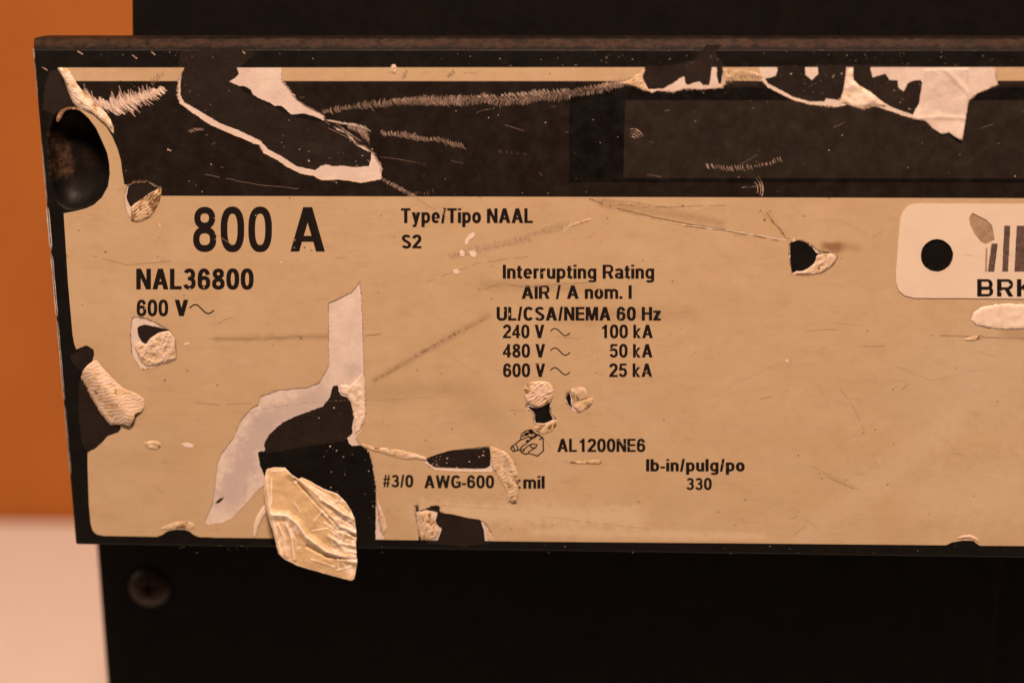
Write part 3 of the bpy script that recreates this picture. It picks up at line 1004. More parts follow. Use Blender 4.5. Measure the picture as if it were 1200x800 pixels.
def lettering(text, x0, x1, base, cap, t, parent, z, material=None, gap=.055, wide=1.07, slant=0.0, eat=0):
    """lay a line of text on the cover: from x0 to x1, standing on base, capitals cap tall"""
    polys, pen = [], 0
    for ch in text:
        g, adv = glyph(ch, t, wide)
        polys += [[(x + pen, y) for x, y in q] for q in g]
        pen += adv + (gap if ch != ' ' else 0)
    xs = [x for q in polys for x, y in q]
    lo, hi = min(xs), max(xs)
    k = (x1 - x0) / (hi - lo)
    verts, faces = [], []
    for q in polys:
        s = len(verts)
        verts += [Vector((x0 + (x - lo) * k, base + slant * (x - lo) * k - y * cap)) for x, y in q]
        faces.append(list(range(s, s + len(q))))
    # counter clockwise faces for the union
    ff = []
    for f in faces:
        ar = sum(verts[f[i]].x * verts[f[(i + 1) % len(f)]].y - verts[f[(i + 1) % len(f)]].x * verts[f[i]].y for i in range(len(f)))
        ff.append(f if ar > 0 else f[::-1])
    xa, xb, ya, yb = min(v.x for v in verts), max(v.x for v in verts), min(v.y for v in verts), max(v.y for v in verts)
    nl = len(verts)
    outer_v = list(verts)
    cut, ee = [], []
    for hole in lab_holes + WORN:
        hx, hy = [p[0] for p in hole], [p[1] for p in hole]
        if max(hx) > xa and min(hx) < xb and max(hy) > ya and min(hy) < yb:
            q0 = len(outer_v)
            outer_v += [Vector(p) for p in hole]
            ee += [(q0 + i, q0 + (i + 1) % len(hole)) for i in range(len(hole))]
            cut.append(hole)
    v, _, tf, *_r = delaunay_2d_cdt(outer_v, ee, ff, 0, 1e-5)
    va = np.array([(p.x, p.y) for p in v])
    cen = np.array([va[list(f)].mean(0) for f in tf])
    ok = np.zeros(len(cen), bool)
    for f in ff:
        ok |= inside(cen, [tuple(verts[i]) for i in f])
    for hole in cut:
        ok &= ~inside(cen, hole)
    tf = [f for f, o in zip(tf, ok) if o]
    me = bpy.data.meshes.new('lettering')
    me.from_pydata([P(p[0], p[1], z) for p in va], [], [tuple(f) for f in tf])
    me.update()
    if sum(p.normal.y * p.area for p in me.polygons) > 0:
        me.flip_normals()
    return put('lettering', me, material or M['ink'], parent)


ZT = Z_LAB + .10
for a in (('800', 226.5, 319, 294.5, 52, .162), ('A', 340.5, 381, 294.5, 52, .165),
          ('NAL36800', 160, 297.5, 338.8, 24.3, .20), ('600', 160.5, 197.5, 370, 19.2, .19), ('V', 205, 221, 370, 19.2, .20),
          ('Type/Tipo NAAL', 470, 624.5, 261.2, 17.4, .20), ('S2', 471, 494, 290.8, 16, .20),
          ('Interrupting Rating', 589.2, 766.6, 326.2, 16.3, .19), ('AIR / A nom. I', 611.2, 740.3, 349.8, 15.8, .19),
          ('UL/CSA/NEMA 60 Hz', 582, 774.4, 375.2, 16, .20),
          ('240 V', 589.3, 638, 395.8, 15.8, .19), ('100 kA', 705, 765, 395.8, 15.8, .19),
          ('480 V', 589.3, 639, 418.4, 15.8, .19), ('50 kA', 714.4, 764.6, 418.4, 15.8, .19),
          ('600 V', 589.6, 639, 441.2, 15.8, .19), ('25 kA', 713.8, 764.2, 441.2, 15.8, .19),
          ('AL1200NE6', 653, 756.2, 528.8, 15.4, .19), ('lb-in/pulg/po', 757, 872.6, 551.6, 14.4, .20),
          ('330', 804.2, 834, 573.3, 14, .19), ('#3/0', 449, 484.5, 570.2, 14.4, .19), ('AWG-600', 497.3, 579.2, 571.2, 15, .19),
          ('kcmil', 591.5, 638.4, 571.8, 14.8, .20)):
    txt, x0, x1, base, cap, t = a
    lettering(txt, x0, x1, base, cap, t, label, ZT, gap=.06 if cap < 40 else .095)


def wave(x0, x1, yc, amp, w):
    pts = []
    n = 26
    for i in range(n + 1):
        s = i / n
        pts.append((x0 + (x1 - x0) * s, yc - math.sin(s * 2 * math.pi * .93 + .22) * amp))
    q = stroke(pts, w)
    verts, fs = [], []
    for k in q:
        s = len(verts)
        verts += [P(x, y, ZT) for x, y in k]
        fs.append((s, s + 1, s + 2, s + 3))
    me = bpy.data.meshes.new('wave_symbol')
    me.from_pydata(verts, [], fs)
    bm = bmesh.new()
    bm.from_mesh(me)
    bmesh.ops.remove_doubles(bm, verts=bm.verts, dist=1e-7)
    bm.to_mesh(me)
    bm.free()
    if sum(p.normal.y * p.area for p in me.polygons) > 0:
        me.flip_normals()
    put('wave_symbol', me, M['ink'], label)


wave(222.5, 251, 361.8, 5.2, 1.5)
for y in (388.6, 411.4, 434.4):
    wave(645, 668, y, 4.2, 1.3)


def line_art(name, lines, w, z, material, parent):
    verts, fs = [], []
    for ln in lines:
        for q in stroke(ln, w * random.uniform(.85, 1.2)):
            s = len(verts)
            dz = z + len(fs) * .0006
            verts += [P(x, y, dz) for x, y in q]
            fs.append((s, s + 1, s + 2, s + 3))
    me = bpy.data.meshes.new(name)
    me.from_pydata(verts, [], fs)
    if sum(p.normal.y * p.area for p in me.polygons) > 0:
        me.flip_normals()
    return put(name, me, material, parent)


# pictogram of the two-barrel terminal lug
o = lambda *p: [(580 + x / 5, 430 + y / 5) for x, y in p]
pic = [o((100, 462), (92, 472), (108, 492), (118, 488), (112, 470), (100, 462)), o((100, 462), (150, 424), (200, 405), (222, 415)), o((118, 488), (150, 480), (158, 462)),
       o((150, 424), (155, 392), (178, 372), (214, 364), (232, 384)), o((160, 405), (200, 382), (232, 384), (282, 412)), o((282, 412), (284, 488), (250, 518), (232, 512)),
       o((158, 462), (180, 448), (214, 420), (246, 398)), o((150, 480), (156, 498), (180, 508), (196, 502)), o((156, 492), (190, 462), (222, 446), (246, 452), (240, 468), (200, 492), (196, 502), (232, 512)),
       o((166, 476), (172, 492)), o((125, 450), (136, 478)), o((206, 448), (214, 470), (240, 468)), o((258, 422), (282, 412)), o((246, 398), (262, 392))]
line_art('lug_pictogram', pic, 1.5, ZT, M['ink'], label)
blob = [o((170, 384), (192, 378), (200, 396), (180, 402)), o((196, 372), (222, 366), (230, 384), (214, 394), (202, 388)), o((200, 408), (226, 398), (248, 402), (232, 416), (210, 424)), o((178, 430), (196, 420), (206, 430), (190, 444)), o((232, 386), (252, 394), (246, 402), (232, 396))]
sheet('pictogram_shading', blob, [], ZT + .03, ZT + .03, M['ink'], label)

# ------------------------------------------------------------------ barcode sticker
stk = [(1074, 238.5), (1064, 241), (1057.5, 248), (1054.5, 258), (1053, 272), (1049.5, 318), (1049.5, 330), (1053, 340), (1060, 346), (1071, 348.5), (1330, 350.5), (1340, 346), (1344, 335), (1346, 255), (1343, 245), (1334, 240)]
gouge = [(1139, 249), (1147, 253), (1155, 257), (1162, 264), (1164, 274), (1165, 281), (1155, 286), (1149, 283), (1141.5, 274), (1136.5, 263), (1135, 255)]
sticker = sheet('barcode_sticker', [jag(stk, .25, 4, seed=3, freq=.1)], [STK_HOLE, gouge], Z_LAB + .15, Z_LAB + .9, M['sticker'], breaker)
ZS = Z_LAB + .95
bars = []
x = 1160.5
for wdt, gp in ((7.5, 7), (7, 7.5), (12, 4), (4, 6), (10, 5), (5, 5), (6, 9), (12, 4), (4, 5), (7, 6), (11, 4), (4, 8), (8, 4)):
    bars.append((x, wdt))
    x += wdt + gp
for i, (x, wdt) in enumerate(bars):
    top = 264 if x > 1164 else 285
    sl = -.13 if i == 0 else -.05
    sh = lambda y: (y - 291) * sl
    sheet('barcode_bar', [jag([(x + sh(top), top), (x + wdt + sh(top), top), (x + wdt + sh(318), 318), (x + sh(318), 318)], .35, 2.5, seed=i, freq=.4)], [gouge], ZS, ZS, M['sticker_ink'], sticker)
lettering('BRK', 1144.5, 1211, 347.0, 20.5, .19, sticker, ZS + .01, gap=.14, wide=1.15)
sheet('barcode_bar', [[(1154.5, 290), (1156.6, 290), (1156, 318), (1153.8, 318)]], [gouge], ZS, ZS, M['gouge'], sticker)
sheet('sticker_gouge', [gouge], [], Z_LAB + .1, Z_LAB + .14, M['gouge'], sticker)

# patch of scraped white film below the sticker
patch = [(1138, 375), (1141, 366), (1150, 360), (1160, 357.5), (1177, 355.5), (1205, 357), (1260, 359), (1262, 384), (1205, 385.5), (1180, 386.5), (1159, 385), (1143, 381)]
relief('scraped_patch', jag(patch, .7, 3, seed=8), lambda p, e: Z_LAB + .1 + np.minimum(e, 3) * .25 + nf(p, .15, 3) * .4, M['flap'], label, 2.2, wear_shade=lambda p, e: .9 + nf(p, .2, 1) * .5)

# ------------------------------------------------------------------ torn and curled pieces of film
# the big flap hanging over the lower edge
flap = [(311, 555), (313, 549), (322, 547.5), (334, 548), (342, 556), (350, 561), (353, 559), (362, 563), (370, 568), (380, 573), (395, 578), (405, 588), (412, 599), (416, 609), (417.5, 622), (417, 640), (418.5, 660), (415, 678), (412, 680), (395, 676), (370, 669), (350, 663), (333, 655), (326, 648), (323, 635), (319, 620), (314, 605), (311, 590), (309, 575)]
folds = [  # line, height, width
    ([(340, 555), (358, 572), (380, 598), (399, 616), (417, 624)], 4.0, 3.4),
    ([(353, 563), (385, 590), (417, 612)], 3.5, 3),
    ([(320, 603), (336, 604), (348, 613), (358, 628), (382, 646), (418, 658)], 4.6, 3.6),
    ([(312, 560), (316, 595), (330, 650)], 2.5, 2.6),
    ([(336, 614), (342, 630), (345, 655)], 2.4, 2),
    ([(326, 614), (334, 632), (336, 652)], 2.0, 1.7),
    ([(375, 585), (400, 600), (416, 608)], 2.2, 1.8),
    ([(385, 628), (400, 637), (417, 640)], 2.4, 1.9),
    ([(378, 600), (398, 620), (417, 631)], 2.6, 1.8),
    ([(392, 632), (404, 645), (418, 648)], 1.8, 1.5),
    ([(388, 590), (402, 604), (416, 615)], 1.8, 1.3),
    ([(398, 592), (406, 600), (414, 604)], 1.5, 1.0)]
valleys = [([(346, 562), (375, 594), (398, 620), (416, 628)], 3.5, 2.0), ([(360, 640), (385, 652), (417, 656)], 3.2, 1.8), ([(340, 618), (350, 640)], 1.6, 2)]
hair = [[(368, 611), (378, 599)], [(366, 622), (384, 619)], [(395, 668), (412, 664)], [(352, 560), (346, 566)], [(388, 640), (396, 655), (397, 668)], [(330, 612), (340, 620), (352, 641)],
        [(362, 568), (384, 584), (408, 600)], [(372, 574), (396, 588)], [(318, 552), (334, 551)], [(384, 604), (400, 610), (416, 618)], [(380, 612), (396, 624)], [(402, 660), (410, 672)], [(345, 590), (352, 600)], [(392, 612), (404, 622), (417, 624)], [(388, 622), (402, 633), (416, 635)], [(396, 600), (408, 612)], [(330, 625), (335, 650)], [(365, 655), (392, 664)], [(400, 645), (416, 652)], [(318, 560), (318, 590)]]


def flap_h(p, e):
    base = 2 + 17 * np.clip((p[:, 1] - 548) / 130, 0, 1) ** .8 + 7 * np.clip((p[:, 0] - 312) / 100, 0, 1)
    base += 6 * np.sin(np.clip((p[:, 0] + p[:, 1] * .55 - 620) / 150, 0, 1) * math.pi)
    for ln, a, w in folds:
        d = seg_dist(p, ln, False)
        base += a * np.clip(1 - d / (w * 1.9), 0, 1) ** 1.3
    for ln, a, w in valleys:
        base -= ridge(p, ln, w) * a
    for ln in hair:
        base += ridge(p, ln, .9) * .8
    right = np.clip((p[:, 0] - 378) / 25, 0, 1) * np.clip((655 - p[:, 1]) / 20, 0, 1)
    base += right * crinkle(p, .1, 11) * 1.3 + crinkle(p, .035, 4) * .4
    base += nf(p, .035, 3) * 1.8 + nf(p, .3, 5) * .25
    return base


def flap_w(p, e):
    w = np.zeros(len(p))
    for ln, a, wd in folds[2:]:
        w = np.maximum(w, ridge(p, ln, wd * .6))
    w = np.maximum(w, .8 * ridge(p, folds[0][0], 1.6) * (p[:, 0] > 362))
    w = np.maximum(w, .9 * ridge(p, folds[1][0], 1.2))
    for ln in hair:
        w = np.maximum(w, ridge(p, ln, .9))
    w = np.maximum(w, 1.1 - e / 1.5)
    w = np.maximum(w, .9 * ridge(p, [(322, 603), (338, 607), (350, 622)], 4.5) * (.8 + nf(p, .2, 2)))
    tex = np.clip(.45 + nf(p, .16, 11, 5) * 1.6, 0, 1)
    w = np.maximum(w, tex * np.clip((p[:, 0] - 380) / 20, 0, 1) * np.clip((662 - p[:, 1]) / 18, 0, 1) * (p[:, 1] > 572))
    w = np.maximum(w, tex * np.clip((p[:, 0] - 402) / 8, 0, 1))
    w = np.maximum(w, .7 * tex * ridge(p, [(322, 615), (330, 635), (338, 650)], 9))
    return w * (.8 + .5 * nf(p, .18, 9)) + .02


relief('torn_flap', jag(flap, .35, 2.2, seed=12), flap_h, M['flap'], label, 1.0, flap_w, thick=.8)

# crease of lifted film left of the flap
relief('lifted_crease', jag([(300, 606), (306, 596), (311, 590), (314, 600), (309, 606), (303, 618), (300, 629.5), (296.5, 629.5), (297, 616)], .2, 2), lambda p, e: Z_LAB + .1 + np.minimum(e, 2) * .9, M['flap'], label, .9, lambda p, e: .65 + 0 * e)
# dark slit in the paper left of the flap
sheet('paper_slit', [[(252, 589), (257, 584), (263, 581.5), (261, 585), (256, 589.5)]], [], Z_PAP + .05, Z_PAP + .05, M['glue'], label)


def stripes(p, ang, per, seed=0, bend=0.0, about=None):
    a = math.radians(ang)
    s = p[:, 0] * math.cos(a) + p[:, 1] * math.sin(a)
    if about is not None:
        s = s * (1 - bend) + np.hypot(p[:, 0] - about[0], p[:, 1] - about[1]) * bend
    s = s + nf(p, .12, seed, 2) * per * .8
    q = np.mod(s / per, 1.0)
    return np.where(q < .7, q / .7, (1 - q) / .3)


def crumple(name, outline, amp, ang, per, seed, base=Z_LAB, bend=0.0, about=None, white=.85, crk=.7, lift=None, step=.9, jg=.35, parent=None):
    ol = jag(rounded(outline, 3, 3), jg, 1.7, seed=seed, freq=.5)

    def hf(p, e):
        k = np.minimum(e / 2.5, 1)
        h = base + .25 + k * amp * (.7 * stripes(p, ang, per * .8, seed, bend, about) + crk * np.clip(crinkle(p, .085, seed), -.6, 1.5))
        if lift is not None:
            h = h + lift(p)
        return h

    def wf(p, e):
        return .22 + .55 * white + .45 * (stripes(p, ang, per * .8, seed, bend, about) - .5) + .55 * (crinkle(p, .085, seed) - .7) + nf(p, .2, seed + 3) * .45  # ridges white, hollows brown: shade put into the colour with leftover print

    return relief(name, ol, hf, M['crumple'] if name != 'folded_corner' else M['flap'], parent or label, min(step, .8), wf, thick=.5, raw=True)


# rolled up film at the left tear
roll = [(97, 434), (104, 426), (112.5, 421), (119.5, 430), (130, 441), (144, 455), (158, 460), (168.5, 467), (169.5, 476), (167, 482), (159, 484.5), (157.5, 488), (156, 494), (151, 500), (146, 497), (140, 497), (130, 496), (118, 482), (104, 459), (95.5, 441)]
axis = [(103, 433), (150, 488)]
crumple('curled_strip', roll, .9, 78, 5.2, 31, white=1.0, crk=.25, lift=lambda p: 7 * np.exp(-(seg_dist(p, axis, False) / 13) ** 2), step=1.2)
crumple('crumpled_film', [(157, 405), (163, 400), (171, 405), (176, 397), (187, 390), (199, 387), (206, 397), (206, 412), (207, 420), (196, 425), (186, 428), (172, 430), (165, 424), (160, 414)], 1.6, 20, 9, 33, white=.95, base=Z_PAP)
crumple('crumpled_film', [(153, 244), (156, 240), (166, 233), (176, 227), (186, 221), (187.5, 217), (190, 222), (187, 236), (180, 250), (172, 257), (161, 261), (153, 259), (154, 251)], 1.2, 60, 4.2, 35, bend=.5, about=(150, 225), white=-.05)
crumple('crumpled_film', [(957, 298.5), (967, 297), (976, 296.5), (981, 300), (979, 307), (972, 314), (962, 320), (950, 322.5), (938, 321), (931, 320.5), (938, 318.5), (945, 316.5), (955, 308)], 1.1, 18, 4.5, 37, bend=.3, about=(950, 300), white=.85)
crumple('crumpled_film', [(613, 462), (615, 452), (621, 447.5), (631, 446.5), (642, 447), (648, 452), (649.5, 460), (647, 469), (640, 474), (632, 478), (624, 475), (617, 472)], 1.5, 70, 4.0, 39, bend=.35, about=(612, 440), white=.85)
crumple('dent_arcs', [(625, 500), (632, 499), (640, 497), (650, 492), (654, 491), (652, 499), (646, 506), (637, 509), (629, 506)], .55, 0, 3.0, 41, bend=1.0, about=(634, 492), white=.45, jg=.2)
crumple('crumpled_film', [(668, 456), (676, 453.5), (685, 453.5), (688, 459), (689, 465), (684, 468), (672, 470), (669.5, 463)], .9, 8, 3.7, 43, white=.6, jg=.2)
crumple('crumpled_film', [(671, 475), (684, 469), (696, 465.5), (695.5, 470), (691, 477), (679, 484)], .7, 40, 3.2, 45, white=.5, jg=.2)
# curl beside the middle tear
curl = [(574, 523), (579, 524), (584, 526), (591, 528.5), (596, 532), (602, 541), (606.5, 552), (608, 565), (607.5, 577), (605, 590), (602, 586), (600.5, 592), (598, 585), (595.5, 591), (594, 581), (593, 574), (588, 566), (582, 555), (577, 549), (575, 536)]
crumple('curled_strip', curl, .8, 70, 6, 47, white=.55, lift=lambda p: 3.0 * np.exp(-(seg_dist(p, [(594, 532), (604, 555), (602, 585)], False) / 4.5) ** 2), step=1.0, jg=.3)
# raised ridge of film left of it
crumple('raised_ridge', [(423, 519), (430, 521), (440, 524), (455, 525), (470, 527.5), (485, 531), (500, 536), (499, 539.5), (488, 538), (476, 538.5), (462, 535.5), (448, 531), (434, 527.5), (424, 523)], .8, 80, 5, 49, white=.55, jg=.5)
crumple('crumpled_film', [(489, 601), (497, 599), (508, 600), (510, 610), (513, 617), (515.5, 622), (511, 631), (494, 632.5), (491, 625), (492, 614)], 1.2, 30, 7, 51, white=.55, base=Z_PAP)
crumple('torn_edge', [(441, 580), (444, 590), (447, 596), (452, 610), (454, 620), (449, 627), (446, 618), (443.5, 604)], .7, 30, 8, 53, white=.85)
crumple('torn_edge', [(566, 609), (570, 613), (577, 625), (576, 633), (571, 633), (569, 620)], .4, 30, 8, 55, white=.95, base=Z_PAP - .2)
crumple('raised_scrape', [(186, 620), (196, 614.5), (210, 610.5), (222, 611), (229, 615), (226, 620), (210, 618.5), (197, 620.5)], .5, 85, 9, 57, white=.35)
crumple('raised_scrape', [(1120, 631.5), (1126, 627.5), (1136, 626), (1145, 629), (1149, 635), (1144, 634), (1134, 630.5)], .8, 70, 5, 59, white=.5)
crumple('raised_scrape', [(664, 541.5), (672, 540.3), (690, 540), (700, 538), (706, 541), (702, 544), (690, 543.5), (674, 543)], .5, 10, 9, 61, white=.45)
crumple('raised_scrape', [(168, 519), (176, 516), (186, 517), (190, 522), (184, 527), (174, 526)], .6, 85, 6, 63, white=.3)
crumple('raised_scrape', [(1128, 398), (1140, 394), (1152, 393), (1150, 397), (1138, 400)], .4, 70, 6, 65, white=.6)
# white folded corner at the upper left and the fur of fibres beside it
corner = [(68, 79.5), (74, 79.5), (80, 81), (86, 92), (95, 105), (104, 113), (112, 122), (124, 132), (130, 141), (133, 150), (133.5, 158), (130, 154), (124, 146), (116, 139), (109, 132), (101, 130), (93, 127), (86, 119), (81, 106), (75, 93)]
crumple('folded_corner', corner, .8, 125, 5, 67, white=1.0, lift=lambda p: 2.0 * np.exp(-(seg_dist(p, [(72, 84), (95, 118), (128, 146)], False) / 5) ** 2), jg=.3)
crumple('curl_or_glint', [(847, 80), (862, 80.5), (880, 82), (892, 86), (895, 91), (889, 93), (875, 90.5), (862, 91), (855, 95), (849, 102.5), (846, 100), (848, 92)], .9, 25, 4.5, 69, white=.55, jg=.3, base=Z_PAP)
crumple('curl_or_glint', [(740, 93.5), (748, 85), (757, 80.5), (753, 90), (756, 101), (763, 108), (754, 106.5), (746, 102), (735, 99), (722, 98)], .6, 60, 5, 71, white=.5, jg=.5)
crumple('curl_or_glint', [(66, 143), (66, 137), (70, 130), (77, 126), (88, 125.8), (100, 130), (110, 139), (103, 134.5), (91, 128.8), (81, 128.2), (75, 131), (72, 138), (69, 143)], .3, 60, 6, 91, white=-.7, jg=.3, base=.3)  # brown strip put in for the blurred reflection along the well rim
# hanging paper point at the upper right: lifted off the label
point = [(1071, 140), (1078, 124), (1082, 98), (1083, 81), (1135, 80.5), (1135, 118), (1132.5, 135), (1129, 157), (1127.5, 165.5), (1120, 161), (1112, 155.5), (1104, 158), (1092, 150), (1085, 142.5)]
relief('hanging_paper', jag(point, .35, 2.5, seed=73), lambda p, e: Z_PAP + .6 + 2.0 * np.clip((p[:, 1] - 90) / 70, 0, 1) ** 2 + nf(p, .05, 2) * .8 + 1.0 * ridge(p, [(1078, 139), (1100, 137), (1133, 139)], 2.0) + 1.2 * ridge(p, [(1108, 82), (1136, 110)], 3), M['paper'], label, 2.0, thick=1.2)
relief('hanging_paper', jag([(994, 82), (1000, 81), (1000, 94), (1007, 100.5), (1020, 108), (1030, 117), (1038, 124), (1025, 125), (1010, 128), (998, 125), (986, 120), (989, 106), (991, 95)], .35, 2.5, seed=75), lambda p, e: Z_PAP + .4 + np.minimum(e, 4) * .35 + nf(p, .09, 2) * 1.4, M['flap'], label, 1.5, wear_shade=lambda p, e: .75 + nf(p, .1, 4) * .7, thick=.8)
# wrinkled paper right of the large tear: a thin veil of glue and pulp
relief('paper_pulp', jag([(398, 451), (410, 452), (424, 438), (427, 470), (428, 488), (423, 503), (416, 509), (415, 490), (412, 473), (407, 464), (400, 461)], .4, 2.2, seed=77), lambda p, e: Z_PAP + .05 + np.minimum(e, 2) * .3 + np.abs(nf(p, .16, 3)) * 1.0, M['flap'], label, 1.3, wear_shade=lambda p, e: .72 + nf(p, .14, 6) * .7, thick=.5)


# ------------------------------------------------------------------ scuffs: rows of tiny scraped ticks
def at_path(path, s):
    L = [math.dist(path[i], path[i + 1]) for i in range(len(path) - 1)]
    T = sum(L)
    d = s * T
    for i, l in enumerate(L):
        if d <= l or i == len(L) - 1:
            f = d / l if l else 0
            a, b = path[i], path[i + 1]
            return (a[0] + (b[0] - a[0]) * f, a[1] + (b[1] - a[1]) * f), ((b[0] - a[0]) / l, (b[1] - a[1]) / l), T
        d -= l


def ticks(name, path, width, spacing, ang, material, bend=1.0, line=.55, z=Z_LAB + .1, seed=0, density=1.0, jitter=.25, parent=None, chev=0.0):
    rnd = random.Random(seed)
    T = at_path(path, 0)[2]
    n = max(2, int(T / spacing))
    verts, fs = [], []
    for i in range(n):
        if rnd.random() > density:
            continue
        s = (i + rnd.uniform(-.3, .3)) / n
        s = min(max(s, 0), 1)
        (x, y), (tx, ty), _ = at_path(path, s)
        w = width(s) * rnd.uniform(1 - jitter, 1 + jitter) * (.95 + .55 * noise.noise(Vector((x * .045, y * .045, seed))) + .25 * noise.noise(Vector((x * .3, seed, 1))))
        if w < .4:
            continue
        a = math.radians(ang + rnd.uniform(-9, 9))
        dx, dy = math.cos(a), math.sin(a)
        pts = []
        m_ = 4
        off = rnd.uniform(-.12, .12) * w
        for j in range(m_ + 1):
            t = j / m_ - .5
            px_ = x + dx * t * w + off * dx
            py_ = y + dy * t * w + off * dy
            bx = bend * (t * t * 4) * w * .12 + chev * abs(t) * w
            pts.append((px_ + tx * bx, py_ + ty * bx))
        lw = line * rnd.uniform(.7, 1.35)
        prev = None
        for j, (a_, b_) in enumerate(pts):
            k = math.sin(math.pi * (j + .35) / (m_ + .7))
            hw = lw * .5 * (.35 + .65 * k)
            zc = z + .05 + k * .35 * rnd.uniform(.6, 1.2)
            q = len(verts)
            verts += [P(a_ - tx * hw, b_ - ty * hw, z), P(a_, b_, zc), P(a_ + tx * hw, b_ + ty * hw, z)]
            if prev is not None:
                fs += [(prev, prev + 1, q + 1, q), (prev + 1, prev + 2, q + 2, q + 1)]
            prev = q
    if not fs:
        return None
    me = bpy.data.meshes.new(name)
    me.from_pydata(verts, [], fs)
    if sum(p.normal.y * p.area for p in me.polygons) > 0:
        me.flip_normals()
    return put(name, me, material, parent or label)


lin = lambda *ks: (lambda s: float(np.interp(s, [k[0] for k in ks], [k[1] for k in ks])))
main = [(378, 131), (398, 127.5), (420, 124), (460, 119.5), (500, 118), (540, 117.5), (570, 116.5), (592, 118), (610, 116), (640, 113), (668, 109.5), (700, 104), (730, 97), (748, 92)]
up = [(x, y - 2.6) for x, y in main]
lo_ = [(x, y + 2.8) for x, y in main]
ticks('scuff_mark', main[:6], lin((0, 5), (.3, 8), (1, 11)), 2.2, 70, M['scuff'], line=.6, seed=1, bend=2)
ticks('scuff_mark', up[3:], lin((0, 5), (.4, 9), (.6, 9), (.8, 6), (1, 4)), 2.3, 56, M['scuff'], line=.65, seed=2, bend=1.5)
ticks('scuff_mark', lo_[4:], lin((0, 5), (.35, 9), (.45, 12), (.6, 8), (1, 7)), 2.3, 112, M['scuff'], line=.65, seed=3, bend=1.5)
ticks('scuff_mark', main[2:], lin((0, 3), (.4, 9), (.7, 6), (1, 4)), 2.6, 85, M['scuff_dim'], line=.8, seed=4, jitter=.6, density=.6)
ticks('scuff_mark', [(560, 113), (610, 110), (668, 105)], lin((0, 3), (.6, 7), (1, 4)), 2.3, 55, M['chip'], line=.7, seed=5, density=.7)
ticks('scuff_mark', [(384, 141), (400, 144), (420, 147), (432, 151)], lin((0, 5), (.4, 8), (1, 9)), 1.5, 40, M['chip'], line=1.0, seed=4)
ticks('scuff_mark', [(408, 148), (422, 153), (431, 160), (433, 166)], lin((0, 5), (.6, 12), (1, 6)), 1.3, 85, M['scuff'], bend=3, line=.8, seed=5)
ticks('scuff_mark', [(396, 146), (404, 152), (415, 160), (424, 166)], lin((0, 4), (.5, 7), (1, 4)), 1.5, 25, M['scuff'], line=.9, seed=6)
ticks('scuff_mark', [(447, 156), (460, 156.5), (480, 159), (500, 163)], lin((0, 10), (.7, 8), (1, 4)), 1.9, 68, M['scuff'], line=.75, seed=7, bend=2)
ticks('scuff_mark', [(500, 163), (515, 163), (530, 168), (545, 172)], lin((0, 4), (.3, 7), (1, 7)), 2.0, 62, M['scuff'], line=.7, seed=8, bend=2)
ticks('scuff_mark', [(446, 184), (465, 186), (482, 189), (500, 193)], lin((0, 1.2), (.4, 2), (1, 1)), 1.6, 20, M['scuff'], line=.8, seed=9)
ticks('scuff_mark', [(450, 211), (462, 217), (476, 225), (488, 231)], lin((0, 4), (.5, 6), (1, 4)), 2.1, -40, M['scuff'], line=.9, seed=10)
ticks('scuff_mark', [(486, 226), (500, 226), (512, 222)], lin((0, 3), (.5, 5), (1, 5)), 3.4, 78, M['scuff_dim'], line=.6, seed=11)
ticks('scuff_mark', [(488, 231), (500, 239), (513, 246), (526, 252)], lin((0, 5), (1, 8)), 2.2, 60, M['scuff_tan'], line=.9, seed=12, density=.8)
fur = [(102, 110), (115, 121), (132, 125), (150, 119), (170, 112), (194, 104)]
ticks('scuff_mark', fur, lin((0, 16), (.3, 22), (.7, 14), (1, 5)), 2.2, 50, M['chip'], line=2.3, seed=13, jitter=.4)
ticks('scuff_mark', fur, lin((0, 20), (.3, 26), (.7, 19), (1, 9)), 1.25, 60, M['scuff'], line=1.5, seed=14, jitter=.4)
ticks('scuff_mark', [(108, 122), (120, 134), (133, 150)], lin((0, 12), (.6, 14), (1, 6)), 1.6, 40, M['chip'], line=1.0, seed=15, jitter=.3)
ticks('scuff_mark', [(178, 97), (186, 90), (193, 86)], lin((0, 10), (1, 8)), 2.2, 80, M['scuff_dim'], line=.8, seed=16)
ticks('scuff_mark', [(222, 154), (230, 151.5), (240, 151)], lin((0, 4), (.5, 6), (1, 3)), 1.7, 40, M['scuff_dim'], line=1.1, seed=17)
for k, r in enumerate((4, 7, 10, 13)):
    ticks('scuff_mark', arc_pts(741, 164, r, r, -120 + k * 6, -25 + k * 3, 8), lin((0, .8), (.5, 1.3), (1, .8)), .9, -35, M['scuff'], line=1.1, seed=18 + k)
ticks('scuff_mark', [(827, 194), (850, 197), (875, 196), (900, 192), (917, 185)], lin((0, 6), (.3, 8), (.6, 4), (1, 7)), 3.1, 66, M['scuff'], line=.85, seed=25, bend=.5)
ticks('scuff_mark', [(868, 219), (880, 219), (892, 216)], lin((0, 2), (.5, 6), (1, 3)), 2.2, 20, M['scuff_dim'], line=.8, seed=26)
for k, r in enumerate((8, 11.5, 14)):
    ticks('scuff_mark', arc_pts(880, 222, r, r * 1.3, -55, 25, 8), lin((0, .8), (.5, 1.6), (1, .8)), .9, 20, M['scuff'], line=1.0, seed=27 + k)
ticks('scuff_mark', [(700, 101), (720, 98), (738, 96), (756, 104)], lin((0, 5), (.5, 8), (1, 6)), 1.6, 120, M['scuff'], line=.9, seed=31, jitter=.5)
ticks('scuff_mark', [(850, 97), (860, 88), (874, 85), (890, 88)], lin((0, 9), (.5, 11), (1, 6)), 2.4, 70, M['scuff_tan'], line=.8, seed=32, z=Z_LAB + 2.2)
ticks('scuff_mark', [(560, 131.5), (568, 128.5), (580, 127)], lin((0, 4), (.5, 2), (1, 3)), 2.0, -35, M['scuff'], line=.7, seed=33)
